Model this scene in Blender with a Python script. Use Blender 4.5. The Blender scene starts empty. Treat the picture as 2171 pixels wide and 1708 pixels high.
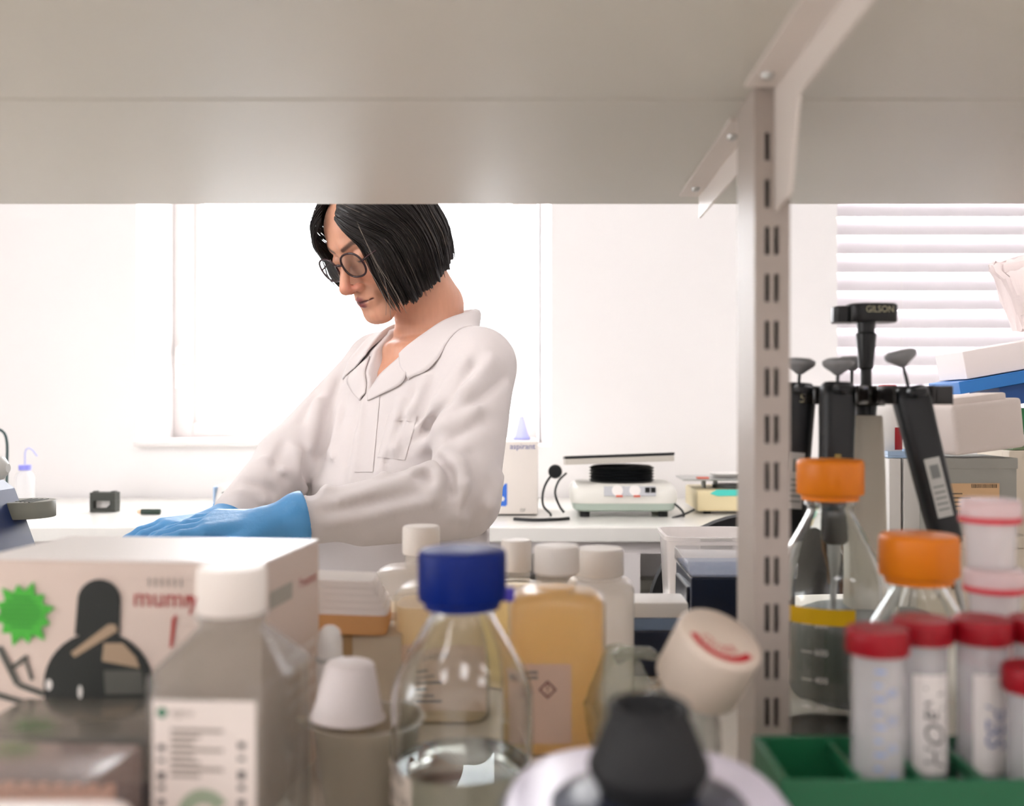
import bpy, bmesh, math, random
import numpy as np
from mathutils import Vector, Matrix, Euler
from mathutils.bvhtree import BVHTree
random.seed(7); np.random.seed(7)
SC = bpy.context.scene
COL = SC.collection
# ------------------------------------------------------------------ camera
EYE = 1.176          # lens height above the floor, metres
FPX = 2100.0         # focal length in pixels of the 2171 x 1708 frame
VPX, VPY = 1145.0, 854.0
cam_data = bpy.data.cameras.new('camera')
cam = bpy.data.objects.new('camera', cam_data); COL.objects.link(cam)
cam.location = (0, 0, EYE); cam.rotation_euler = (math.pi/2, 0, 0)
cam_data.sensor_width = 36.0; cam_data.sensor_fit = 'HORIZONTAL'
cam_data.lens = 36.0*FPX/2171.0
cam_data.shift_x = -(VPX-1085.5)/2171.0
cam_data.clip_start = 0.02
cam_data.dof.use_dof = True
cam_data.dof.focus_distance = 1.42
cam_data.dof.aperture_fstop = 4.3
SC.camera = cam
# ------------------------------------------------------------------ world, light, exposure
world = bpy.data.worlds.new('overcast_sky'); SC.world = world
world.use_nodes = True
bg = world.node_tree.nodes['Background']
bg.inputs[0].default_value = (1.0, 0.97, 1.0, 1); bg.inputs[1].default_value = 11.0
SC.view_settings.view_transform = 'Standard'; SC.view_settings.look = 'None'
SC.view_settings.gamma = 1.0; SC.view_settings.use_curve_mapping = False
SC.view_settings.exposure = -0.08
SC.cycles.use_denoising = True
SC.cycles.use_adaptive_sampling = True; SC.cycles.adaptive_threshold = .25; SC.cycles.adaptive_min_samples = 16
SC.cycles.max_bounces = 10; SC.cycles.transmission_bounces = 9; SC.cycles.transparent_max_bounces = 16
SC.cycles.diffuse_bounces = 4; SC.cycles.glossy_bounces = 4
SC.cycles.sample_clamp_indirect = 6.0
def portal(x0, x1, z0, z1, y):
    l = bpy.data.lights.new('window_daylight', 'AREA'); l.shape = 'RECTANGLE'
    l.size = x1-x0; l.size_y = z1-z0; l.cycles.is_portal = True
    o = bpy.data.objects.new('window_daylight', l); COL.objects.link(o)
    o.location = ((x0+x1)/2, y, (z0+z1)/2); o.rotation_euler = (-math.pi/2, 0, 0)
portal(-1.18, 0.03, 1.05, 2.6, 3.27)
portal(0.87, 2.45, 1.05, 2.6, 3.27)
lp = bpy.data.lights.new('window_daylight', 'AREA'); lp.shape = 'RECTANGLE'; lp.size = 1.5; lp.size_y = 1.55; lp.cycles.is_portal = True
lo = bpy.data.objects.new('window_daylight', lp); COL.objects.link(lo); lo.location = (-2.72, .25, 1.825); lo.rotation_euler = (0, -math.pi/2, 0); lo.rotation_euler = Vector((1, 0, 0)).to_track_quat('-Z', 'Y').to_euler()  # portal of the added left window
FILL_LAMPS = [(x, y) for y in (.25, -.6, -1.5) for x in (-1.5, .3, 2.0)]  # added lamps out of view, placed to brighten camera-facing surfaces
LAMP_STRENGTH = 8.0
# ------------------------------------------------------------------ helpers
def P(px, py, d):
    return Vector(((px-VPX)*d/FPX, d, EYE-(py-VPY)*d/FPX))
def lin(c):
    return tuple(((v/255)/12.92 if v/255 <= .04045 else ((v/255+.055)/1.055)**2.4) for v in c)
class MB:
    """collects faces for ONE mesh object"""
    def __init__(s): s.v = []; s.f = []; s.m = []
    def add(s, vs, fs, mi=0, M=None):
        n = len(s.v)
        s.v += [tuple(M @ Vector(v)) for v in vs] if M is not None else [tuple(v) for v in vs]
        s.f += [tuple(i+n for i in f) for f in fs]; s.m += [mi]*len(fs)
        return s
    def box(s, c, d, bev=0, mi=0, M=None, seg=2):
        bm = bmesh.new(); bmesh.ops.create_cube(bm, size=1)
        bmesh.ops.scale(bm, vec=d, verts=bm.verts)
        if bev: bmesh.ops.bevel(bm, geom=bm.edges[:], offset=bev, segments=seg, profile=.6, affect='EDGES')
        bmesh.ops.translate(bm, vec=c, verts=bm.verts)
        bm.verts.index_update()
        s.add([v.co[:] for v in bm.verts], [[v.index for v in f.verts] for f in bm.faces], mi, M); bm.free()
        return s
    def b2(s, x0, x1, y0, y1, z0, z1, bev=0, mi=0, M=None):
        return s.box(((x0+x1)/2, (y0+y1)/2, (z0+z1)/2), (abs(x1-x0), abs(y1-y0), abs(z1-z0)), bev, mi, M)
    def lathe(s, prof, seg=40, mi=0, M=None, close=False, ridge=0, nr=0):
        vs = []; fs = []; n = len(prof)
        for i in range(seg):
            a = 2*math.pi*i/seg
            for (r, z) in prof:
                rr = r
                if ridge and r > 1e-6: rr = r+(ridge if (i % 2) else 0)
                vs.append((rr*math.cos(a), rr*math.sin(a), z))
        for i in range(seg):
            j = (i+1) % seg
            for k in range(n-1 if not close else n):
                k2 = (k+1) % n
                fs.append((i*n+k, j*n+k, j*n+k2, i*n+k2))
        return s.add(vs, fs, mi, M)
    def loft(s, secs, mi=0, M=None, cap0=True, cap1=True):
        n = len(secs[0]); vs = [p for sec in secs for p in sec]; fs = []
        for k in range(len(secs)-1):
            for i in range(n):
                j = (i+1) % n
                fs.append((k*n+i, k*n+j, (k+1)*n+j, (k+1)*n+i))
        if cap0: fs.append(tuple(range(n))[::-1])
        if cap1: fs.append(tuple((len(secs)-1)*n+i for i in range(n)))
        return s.add(vs, fs, mi, M)
    def tube(s, pts, r, seg=10, mi=0, M=None, cap=True):
        pts = [Vector(p) for p in pts]; N = len(pts); rs = r if isinstance(r, (list, tuple)) else [r]*N
        secs = []; up = None
        for i, p in enumerate(pts):
            t = (pts[min(i+1, N-1)]-pts[max(i-1, 0)])
            if t.length < 1e-9: t = Vector((0, 0, 1))
            t.normalize()
            if up is None:
                up = Vector((0, 0, 1)) if abs(t.z) < .9 else Vector((1, 0, 0))
            a = (up-t*up.dot(t)).normalized(); b = t.cross(a); up = a
            secs.append([p+(a*math.cos(2*math.pi*k/seg)+b*math.sin(2*math.pi*k/seg))*rs[i] for k in range(seg)])
        return s.loft(secs, mi, M, cap, cap)
    def prism(s, poly, y0, y1, mi=0, M=None):
        """poly in x,z ; extruded along y"""
        n = len(poly)
        vs = [(x, y0, z) for x, z in poly]+[(x, y1, z) for x, z in poly]
        fs = [tuple(range(n)), tuple(range(2*n-1, n-1, -1))]+[(i, i+n, (i+1) % n+n, (i+1) % n) for i in range(n)]
        return s.add(vs, fs, mi, M)
    def build(s, name, mat, parent=None, smooth=None, recalc=True):
        me = bpy.data.meshes.new(name); me.from_pydata(s.v, [], s.f)
        mats = mat if isinstance(mat, (list, tuple)) else [mat]
        for m in mats: me.materials.append(m)
        if len(mats) > 1: me.polygons.foreach_set('material_index', s.m)
        if recalc:
            bm = bmesh.new(); bm.from_mesh(me); bmesh.ops.recalc_face_normals(bm, faces=bm.faces); bm.to_mesh(me); bm.free()
        if smooth is not None:
            me.shade_smooth()
            if smooth < 179: me.set_sharp_from_angle(angle=math.radians(smooth))
        o = bpy.data.objects.new(name, me); COL.objects.link(o)
        if parent is not None: o.parent = parent
        return o
def tag(o, label=None, cat=None, group=None, kind=None):
    if label: o['label'] = label
    if cat: o['category'] = cat
    if group: o['group'] = group
    if kind: o['kind'] = kind
    return o
def thing(name, label, cat, loc=(0, 0, 0), rz=0, group=None, rot=None):
    o = bpy.data.objects.new(name, None); COL.objects.link(o)
    o.empty_display_size = .02
    o.location = loc; o.rotation_euler = rot if rot else (0, 0, rz)
    return tag(o, label, cat, group)
def copy_tree(o, parent=None):
    c = o.copy(); COL.objects.link(c); c.parent = parent
    for ch in list(o.children): copy_tree(ch, c)
    return c
def Tr(x=0, y=0, z=0): return Matrix.Translation((x, y, z))
def Rt(a, ax): return Matrix.Rotation(math.radians(a), 4, ax)
def basis(o, r, u):
    r = Vector(r).normalized(); u = Vector(u).normalized(); n = r.cross(u)
    M = Matrix((( r.x, u.x, n.x, o[0]), (r.y, u.y, n.y, o[1]), (r.z, u.z, n.z, o[2]), (0, 0, 0, 1)))
    return M
FRONT = lambda x, y, z: basis((x, y, z), (1, 0, 0), (0, 0, 1))     # sheet whose normal points to -y
def rsq(hx, hy, e=4.0, n=40, z=0, cx=0, cy=0):
    out = []
    for k in range(n):
        a = 2*math.pi*k/n; c, s_ = math.cos(a), math.sin(a)
        out.append((cx+hx*math.copysign(abs(c)**(2/e), c), cy+hy*math.copysign(abs(s_)**(2/e), s_), z))
    return out
def text_geo(txt, size, M, mb, mi=0, align='CENTER', sx=1.0, shear=0):
    cu = bpy.data.curves.new('lettering', 'FONT'); cu.body = txt; cu.size = size; cu.align_x = align; cu.align_y = 'CENTER'
    cu.resolution_u = 3; cu.shear = shear
    o = bpy.data.objects.new('lettering', cu); me = o.to_mesh()
    mb.add([(v.co.x*sx, v.co.y, 0) for v in me.vertices], [tuple(p.vertices) for p in me.polygons], mi, M)
    o.to_mesh_clear(); bpy.data.objects.remove(o); bpy.data.curves.remove(cu)
def quad(mb, x0, x1, y0, y1, M, mi=0, z=0):
    mb.add([(x0, y0, z), (x1, y0, z), (x1, y1, z), (x0, y1, z)], [(0, 1, 2, 3)], mi, M)
# ------------------------------------------------------------------ materials
MATS = {}
def mat(name, col, rough=.5, metal=0, spec=.5, bump=0, bscale=200, var=0, vscale=8, sss=0, sheen=0, coat=0, emit=None, trans=0, ior=1.45, aniso=None):
    if name in MATS: return MATS[name]
    m = bpy.data.materials.new(name); m.use_nodes = True; nt = m.node_tree
    b = nt.nodes['Principled BSDF']; c = lin(col) if max(col) > 1.001 else col
    b.inputs['Base Color'].default_value = (*c, 1); b.inputs['Roughness'].default_value = rough; b.inputs['Metallic'].default_value = metal
    b.inputs['Specular IOR Level'].default_value = spec; b.inputs['IOR'].default_value = ior
    b.inputs['Transmission Weight'].default_value = trans
    if coat: b.inputs['Coat Weight'].default_value = coat; b.inputs['Coat Roughness'].default_value = .08
    if sheen: b.inputs['Sheen Weight'].default_value = sheen; b.inputs['Sheen Roughness'].default_value = .5
    if sss:
        b.inputs['Subsurface Weight'].default_value = sss; b.inputs['Subsurface Radius'].default_value = (.01, .004, .002); b.inputs['Subsurface Scale'].default_value = .6
    tc = nt.nodes.new('ShaderNodeTexCoord')
    if var:
        n = nt.nodes.new('ShaderNodeTexNoise'); n.inputs['Scale'].default_value = vscale; n.inputs['Detail'].default_value = 4
        r = nt.nodes.new('ShaderNodeMapRange'); r.inputs[3].default_value = 1-var; r.inputs[4].default_value = 1+var*.5
        mx = nt.nodes.new('ShaderNodeMix'); mx.data_type = 'RGBA'; mx.blend_type = 'MULTIPLY'; mx.inputs[0].default_value = 1
        mx.inputs[6].default_value = (*c, 1)
        nt.links.new(tc.outputs['Object'], n.inputs['Vector']); nt.links.new(n.outputs[0], r.inputs[0])
        nt.links.new(r.outputs[0], mx.inputs[7]); nt.links.new(mx.outputs[2], b.inputs['Base Color'])
    if bump:
        n = nt.nodes.new('ShaderNodeTexNoise'); n.inputs['Scale'].default_value = bscale; n.inputs['Detail'].default_value = 3
        bp = nt.nodes.new('ShaderNodeBump'); bp.inputs['Strength'].default_value = bump; bp.inputs['Distance'].default_value = .002
        src = tc.outputs['Object']
        if aniso:
            mp = nt.nodes.new('ShaderNodeMapping'); mp.inputs['Scale'].default_value = aniso
            nt.links.new(src, mp.inputs['Vector']); src = mp.outputs[0]
        nt.links.new(src, n.inputs['Vector']); nt.links.new(n.outputs[0], bp.inputs['Height']); nt.links.new(bp.outputs[0], b.inputs['Normal'])
    if emit:
        b.inputs['Emission Color'].default_value = (*emit[0], 1); b.inputs['Emission Strength'].default_value = emit[1]
    MATS[name] = m; return m
def clear(name, tint, gloss=1.0, rough=.03, milk=0, milkcol=(.8, .8, .8), trl=.5):
    """thin clear / milky plastic: see-through + Fresnel gloss + a share of milky scatter"""
    if name in MATS: return MATS[name]
    m = bpy.data.materials.new(name); m.use_nodes = True; nt = m.node_tree; nt.nodes.clear()
    out = nt.nodes.new('ShaderNodeOutputMaterial')
    t = nt.nodes.new('ShaderNodeBsdfTransparent'); t.inputs[0].default_value = (*tint, 1)
    last = t.outputs[0]
    if milk:
        d = nt.nodes.new('ShaderNodeBsdfDiffuse'); d.inputs[0].default_value = (*milkcol, 1)
        tl = nt.nodes.new('ShaderNodeBsdfTranslucent'); tl.inputs[0].default_value = (*milkcol, 1)
        m1 = nt.nodes.new('ShaderNodeMixShader'); m1.inputs[0].default_value = trl
        nt.links.new(d.outputs[0], m1.inputs[1]); nt.links.new(tl.outputs[0], m1.inputs[2])
        m2 = nt.nodes.new('ShaderNodeMixShader'); m2.inputs[0].default_value = milk
        nt.links.new(last, m2.inputs[1]); nt.links.new(m1.outputs[0], m2.inputs[2]); last = m2.outputs[0]
    g = nt.nodes.new('ShaderNodeBsdfGlossy'); g.inputs['Roughness'].default_value = rough
    n_ = 1.3+.2*gloss          # same Fresnel on both sides of the thin wall
    ge = nt.nodes.new('ShaderNodeNewGeometry'); im = nt.nodes.new('ShaderNodeMapRange'); im.inputs[3].default_value = n_; im.inputs[4].default_value = 1/n_
    lw = nt.nodes.new('ShaderNodeFresnel'); nt.links.new(ge.outputs['Backfacing'], im.inputs[0]); nt.links.new(im.outputs[0], lw.inputs[0])
    m3 = nt.nodes.new('ShaderNodeMixShader')
    nt.links.new(lw.outputs[0], m3.inputs[0]); nt.links.new(last, m3.inputs[1]); nt.links.new(g.outputs[0], m3.inputs[2])
    nt.links.new(m3.outputs[0], out.inputs[0])
    MATS[name] = m; return m
WHITE = mat('white_plastic', (238, 234, 230), .35)
WHITEP = mat('white_paper', (240, 236, 232), .75)
BLACK = mat('black_plastic', (20, 22, 24), .35)
RUBBER = mat('black_rubber', (18, 19, 20), .7)
DGREY = mat('dark_grey_plastic', (70, 74, 74), .45)
MGREY = mat('mid_grey_plastic', (128, 132, 130), .45)
LGREY = mat('light_grey_plastic', (196, 196, 192), .4)
NAVY = mat('navy_plastic', (16, 28, 52), .35)
STEEL = mat('zinc_steel', (190, 192, 190), .3, 1)
GLASS = mat('borosilicate_glass', (250, 253, 252), 0.0, trans=1, ior=1.47)
WATER = mat('clear_liquid', (246, 250, 244), 0.0, trans=1, ior=1.33)
ORANGE = mat('orange_plastic', (252, 142, 24), .4)
BLUECAP = mat('blue_plastic_cap', (0, 34, 118), .45, spec=.3)
REDCAP = mat('red_plastic_cap', (146, 10, 26), .42, spec=.35)
INK = mat('black_ink', (28, 28, 30), .7)
CLEARP = clear('clear_plastic', (.93, .94, .94))
HDPE = clear('natural_polyethylene', (1, .98, .94), .6, .25, milk=.20, milkcol=(.99, .96, .92), trl=.7)
HDPEW = clear('white_polyethylene', (1, .98, .95), .6, .25, milk=.72, milkcol=(.97, .93, .89), trl=.5)
# ------------------------------------------------------------------ the room
def struct(name, mb, m, **k):
    o = mb.build(name, m, **k); o['kind'] = 'structure'; return o
WALLM = mat('wall_paint', (243, 240, 239), .8, bump=.05, bscale=300)
XL, XR, YB, YF, ZC = -2.6, 3.0, -2.2, 2.9, 2.9
struct('floor', MB().b2(XL, XR, YB, YF+.4, -.1, 0), mat('floor_vinyl', (176, 174, 168), .35, var=.08, vscale=30))
struct('ceiling', MB().b2(XL, XR, YB, YF+.4, ZC, ZC+.1), mat('ceiling_paint', (238, 236, 232), .85))
W3 = (-.5, 1.0, 1.05, 2.6)  # opening of an out-of-view window, added to brighten the left side
struct('wall_left', MB().b2(XL-.1, XL, YB, W3[0], 0, ZC).b2(XL-.1, XL, W3[1], YF+.4, 0, ZC).b2(XL-.1, XL, W3[0], W3[1], 0, W3[2]).b2(XL-.1, XL, W3[0], W3[1], W3[3], ZC), WALLM)
struct('wall_right', MB().b2(XR, XR+.1, YB, YF+.4, 0, ZC), WALLM)
struct('wall_back', MB().b2(XL, XR, YB-.1, YB, 0, ZC), WALLM)
W1 = (-1.181, .032, 1.05, 2.6); W2 = (.87, 2.45, 1.05, 2.6); YO = 3.3
mb = MB()
mb.b2(XL, W1[0], YF, YO, 0, ZC).b2(W1[0], W2[1], YF, YO, 0, 1.05).b2(W1[0], W2[1], YF, YO, 2.6, ZC).b2(W2[1], XR, YF, YO, 0, ZC)
# pier between the two windows, its left reveal splayed towards the glass
mb.add([(W1[1], YF, 1.05), (W2[0], YF, 1.05), (W2[0], YO, 1.05), (W1[1]-.042, YO, 1.05), (W1[1], YF, 2.6), (W2[0], YF, 2.6), (W2[0], YO, 2.6), (W1[1]-.042, YO, 2.6)],
       [(0, 1, 2, 3), (4, 5, 6, 7), (0, 1, 5, 4), (1, 2, 6, 5), (2, 3, 7, 6), (3, 0, 4, 7)])
struct('wall_far', mb, WALLM)
PANE = clear('window_pane', (.97, .985, .98), 1.0, .01)
FRAMEM = mat('window_frame_paint', (236, 230, 228), .4)
def window(n, x0, x1, z0, z1, y, fw, handle):
    fr = MB()
    fr.b2(x0, x0+fw, y-.05, y+.02, z0, z1, .004).b2(x1-fw, x1, y-.05, y+.02, z0, z1, .004).b2(x0+fw, x1-fw, y-.05, y+.02, z0, z0+fw, .004).b2(x0+fw, x1-fw, y-.05, y+.02, z1-fw, z1, .004)
    w = struct('window_%d' % n, fr, FRAMEM)
    sa = MB(); i = fw; s = .022
    sa.b2(x0+i, x0+i+s, y-.035, y, z0+i, z1-i).b2(x1-i-s, x1-i, y-.035, y, z0+i, z1-i).b2(x0+i+s, x1-i-s, y-.035, y, z0+i, z0+i+s).b2(x0+i+s, x1-i-s, y-.035, y, z1-i-s, z1-i)
    sa.build('sash', FRAMEM, w)
    MB().b2(x0+i+s, x1-i-s, y-.02, y-.014, z0+i+s, z1-i-s).build('pane', PANE, w)
    if handle:
        h = MB(); hx, hz = x0+fw*.55, 1.335
        h.box((hx, y-.055, hz), (.028, .012, .07), .004).tube([(hx, y-.055, hz+.012), (hx, y-.1, hz+.012), (hx, y-.105, hz+.0), (hx, y-.1, hz-.11)], .009, 8)
        h.build('handle', WHITE, w, 40)
    return w
window(1, W1[0], W1[1]-.04, 1.05, 2.6, 3.24, .062, True)
window(2, W2[0], W2[1], 1.05, 2.6, 3.24, .06, False)
fr = MB(); x_ = XL-.06
for (y0, y1, z0, z1) in ((W3[0], W3[0]+.06, 1.05, 2.6), (W3[1]-.06, W3[1], 1.05, 2.6), (.22, .28, 1.11, 2.54), (W3[0]+.06, W3[1]-.06, 1.05, 1.11), (W3[0]+.06, W3[1]-.06, 2.54, 2.6)): fr.b2(x_-.03, x_+.03, y0, y1, z0, z1)
w3 = struct('window_3', fr, FRAMEM)
for (y0, y1) in ((W3[0]+.06, .22), (.28, W3[1]-.06)): MB().b2(x_-.003, x_+.003, y0, y1, 1.11, 2.54).build('pane', PANE, w3)
struct('trim_1', MB().b2(W1[0]+.001, W1[1]-.042, YF-.03, YF+.285, 1.0502, 1.066, .004), FRAMEM)
struct('trim_2', MB().b2(W2[0]+.001, W2[1]-.001, YF-.03, YF+.285, 1.0502, 1.066, .004), FRAMEM)
# slatted blind hanging inside the right window
SLATM = clear('blind_slat_lacquer', (1, 1, 1), .4, .4, milk=1.0, milkcol=(.80, .76, .79), trl=.10)
bl = thing('window_blind', 'white slatted blind lowered over the right window', 'blind', (W2[0], 2.955, 1.06))
MB().b2(.005, 1.575, -.02, .03, 1.47, 1.54, .004).build('head_rail', WHITE, bl)
sec = []
for k in range(7):
    a = (k/6-.5); sec.append((a*.064, .007*(1-4*a*a)))
slat = MB()
prof = [(y, z) for y, z in sec]+[(y, z-.0012) for y, z in reversed(sec)]
slat.loft([[(x, y, z) for y, z in prof] for x in (.008, 1.572)])
s0 = slat.build('slat', SLATM, bl, 60)
z = (EYE-(481-VPY)*2.955/FPX)-1.06; zz = z
while zz < 1.45: zz += .0552
n = 0
while zz > .03:
    o = s0 if n == 0 else s0.copy()
    if n: COL.objects.link(o); o.parent = bl
    o.location = (0, 0, zz); o.rotation_euler = (math.radians(62), 0, 0); n += 1; zz -= .0552
for x in (.2, .8, 1.37):
    MB().tube([(x, -.02, .01), (x, -.02, 1.48)], .0008, 6).build('ladder_cord', WHITE, bl)
# ceiling lamps added out of view as fill light
LAMPM = mat('fill_lamp_diffuser', (250, 248, 244), .6, emit=((1.0, .95, .965), LAMP_STRENGTH))
for i, (x, y) in enumerate(FILL_LAMPS):
    row = 'shelving' if y > 0 else ('near aisle' if y > -1 else 'rear wall')
    col = 'left' if x < -1 else ('middle' if x < 1 else 'right')
    t = thing('fill_ceiling_lamp', 'added square white ceiling lamp above the %s, %s one of the row' % (row, col), 'lamp', (x, y, ZC-.055), group='added ceiling lamps')
    f = MB()
    f.b2(-.31, .31, -.31, -.285, 0, .055).b2(-.31, .31, .285, .31, 0, .055).b2(-.31, -.285, -.285, .285, 0, .055).b2(.285, .31, -.285, .285, 0, .055)
    f.build('frame', WHITE, t); MB().b2(-.285, .285, -.285, .285, .008, .02).build('diffuser', LAMPM, t)
# ------------------------------------------------------------------ benches
BENCH = .90
TOPM = mat('bench_laminate', (226, 218, 206), .3, var=.04, vscale=40)
def bench(name, label, x0, x1, y0, y1, topm, cab):
    t = thing(name, label, 'bench', ((x0+x1)/2, (y0+y1)/2, 0))
    hx, hy = (x1-x0)/2, (y1-y0)/2
    MB().b2(-hx, hx, -hy, hy, BENCH-.033, BENCH, .003).build('worktop', topm, t)
    fr = MB()
    fr.b2(-hx+.02, hx-.02, -hy+.03, -hy+.06, BENCH-.063, BENCH-.033).b2(-hx+.02, hx-.02, hy-.06, hy-.03, BENCH-.063, BENCH-.033)
    fr.build('apron', FRAMEM, t)
    k = max(2, int((x1-x0)/1.3)+1)
    for i in range(k):
        x = -hx+.05+i*(2*hx-.1)/(k-1)
        for y in (-hy+.045, hy-.045):
            MB().b2(x-.025, x+.025, y-.02, y+.02, 0, BENCH-.063).build('leg', FRAMEM, t)
    return t
isl = bench('island_bench', 'long off-white island bench under the shelving, crowded with bottles', -2.0, 2.3, .04, 1.42, TOPM, True)
MB().b2(-2.1, 2.1, -.02, .02, .05, BENCH-.065).build('middle_panel', FRAMEM, isl)
far = bench('window_bench', 'long white bench along the window wall', XL+.03, XR-.03, 2.2, 2.885, mat('white_bench_laminate', (240, 238, 232), .22), False)
# radiator under the window bench
rd = thing('radiator', 'grey ribbed panel radiator below the window bench', 'radiator', (.3, 2.86, .12))
RADM = mat('radiator_enamel', (150, 148, 138), .45)
MB().b2(-.7, .7, -.05, -.03, 0, .53, .004).build('panel', RADM, rd)
MB().b2(-.71, .71, -.085, -.02, .53, .56, .003).build('top_grille', RADM, rd)
f0 = None
for i in range(34):
    x = -.68+i*.0412
    if f0 is None: f0 = MB().box((0, -.062, .265), (.022, .02, .49), .006).build('fin', RADM, rd); o = f0
    else: o = f0.copy(); COL.objects.link(o); o.parent = rd
    o.location = (x, 0, 0)
for x in (-.5, .5): MB().b2(x-.02, x+.02, -.03, .03, .1, .4).build('wall_bracket', RADM, rd)
# ------------------------------------------------------------------ shelving over the island
SH = EYE+.215
sh = thing('shelving', 'white steel shelving on the island bench: slotted post, brackets and two boards', 'shelf', (.1576, .7017, BENCH))
def L(x, y, z): return (x-.1576, y-.7017, z-BENCH)
LAMI = mat('shelf_laminate', (210, 206, 196), .34, var=.03, vscale=6, bump=.02, bscale=60)
POSTM = mat('post_enamel', (180, 169, 160), .42)
for (y0, y1) in ((.325, .7005), (.7030, 1.072)):
    b = MB().b2(-1.75, 1.95, y0-.7017, y1-.7017, SH-BENCH, SH-BENCH+.022, .0012).build('shelf_board', LAMI, sh)
# hollow post with two rows of slots on both faces
px0, px1, py0, py1 = -.0120, .0120, .6720-.7017, .7314-.7017
po = MB(); H = SH-BENCH
po.b2(px0, px0+.002, py0, py1, 0, H).b2(px1-.002, px1, py0, py1, 0, H)
sl = [(.1526-.1576, .1558-.1576), (.1588-.1576, .1620-.1576)]
edges = [px0+.002, sl[0][0], sl[0][1], sl[1][0], sl[1][1], px1-.002]
for yf in (py0, py1-.002):
    for a, b in ((0, 1), (2, 3), (4, 5)): po.b2(edges[a], edges[b], yf, yf+.002, 0, H)
    z1 = EYE-(480-VPY)*.672/FPX-BENCH
    tops = [z1+.032*k for k in range(4, -16, -1)]
    for (a, b) in sl:
        prev = H
        for tz in tops:
            if tz > H or tz-.0192 < 0: continue
            po.b2(a, b, yf, yf+.002, tz, prev); prev = tz-.0192
        po.b2(a, b, yf, yf+.002, 0, prev)
po.build('post', POSTM, sh)
MB().b2(px0+.0022, px1-.0022, -.0015, .0015, 0, H).build('post_slot_shade', BLACK, sh)  # black sheet in the hollow post stands in for shade behind the slots
BRM = mat('bracket_enamel', (230, 221, 214), .4)
def bracket(pl_x, fl_x, pts, y0, y1, bolts):
    m = MB()
    zt = SH-.0002
    poly = [(y, z) for y, z in pts]
    n = len(poly)
    vs = [L(pl_x, y, z) for y, z in poly]+[L(pl_x+.0022, y, z) for y, z in poly]
    m.add(vs, [tuple(range(n)), tuple(range(2*n-1, n-1, -1))]+[(i, i+n, (i+1) % n+n, (i+1) % n) for i in range(n)])
    x0, yy0, zz0 = L(fl_x, y0, zt-.0022); x1, yy1, zz1 = L(pl_x, y1, zt)
    m.b2(x0, x1, yy0, yy1, zz0, zz1)
    br = m.build('bracket', BRM, sh)
    for (bx, by) in bolts:
        q = MB(); T = Matrix.Translation(L(bx, by, zt-.0022))
        q.lathe([(0, -.0036), (.0028, -.0034), (.0036, -.0022), (.0042, -.0006), (.0042, 0), (0, 0)], 18, M=T)
        q.build('bolt', STEEL, br, 40)
bracket(.1588, .1378, [(.6715, SH), (.6715, 1.306), (.631, 1.3095), (.610, 1.366), (.36, 1.3715), (.34, 1.378), (.34, SH)], .34, .668, [(.147, .640), (.147, .40)])
bracket(.1636, .1434, [(.7322, SH), (.7322, 1.306), (.772, 1.309), (.795, 1.366), (1.0215, 1.3665), (1.0215, SH)], .748, 1.0215, [(.1525, .788), (.1537, .979)])
# ------------------------------------------------------------------ glassware on the island
def cap_ridged(parent, r, h, z0, m, name='cap', n=64):
    c = MB()
    c.lathe([(0, z0), (r*.97, z0), (r, z0+.0012), (r, z0+h-.004), (r*.985, z0+h-.0015), (r*.93, z0+h), (r*.2, z0+h), (0, z0+h)], n*2, ridge=-.0005)
    return c.build(name, m, parent, 50)
def duran(loc, label, R, hb, hs, hn, capm, capr=.027, caph=.029, level=0, rz=0, grads=True):
    """laboratory glass bottle: body radius R, cylinder to hb, shoulder to hs, neck to hn"""
    t = thing('glass_bottle', label, 'bottle', loc, rz)
    w = .0022
    outer = [(0, 0), (R*.86, 0), (R*.97, .004), (R, .012), (R, hb)]
    for k in range(1, 9):
        q = k/8; s = q*q*(3-2*q)
        outer.append((R+(.0185-R)*(.35*s+.65*q**1.15 if q < 1 else 1), hb+(hs-hb)*(1-(1-q)**1.5*.25-(1-q)*.75)))
    outer += [(.0185, hs+.004), (.0215, hs+.006), (.0215, hs+.009), (.0195, hs+.011), (.0195, hn)]
    inner = [(max(r-w, 0), z+(.003 if i < 4 else 0)) for i, (r, z) in enumerate(outer)]
    inner[0] = (0, .004)
    MB().lathe(outer+inner[::-1], 64).build('glass_body', GLASS, t, 60)
    MB().lathe([(.0200, hn-.026), (.0232, hn-.026), (.0236, hn-.022), (.0200, hn-.022)], 48, close=True).build('pouring_ring', capm, t, 50)
    cap_ridged(t, capr, caph, hn-.022+.0008, capm)
    if level:
        lp = [(0, .0045)]+[(max(r-w-.0004, 0), z+.0035) for r, z in outer[1:4]]+[(R-w-.0004, level), (0, level)]
        MB().lathe(lp, 64).build('liquid', WATER, t, 60)
    return t
bb = duran((P(980, 1400, .612).x, .612, BENCH), 'clear glass bottle with a blue screw cap, clear liquid in it', .0435, .098, .148, .176, BLUECAP, .0272, .031, .056)
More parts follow.
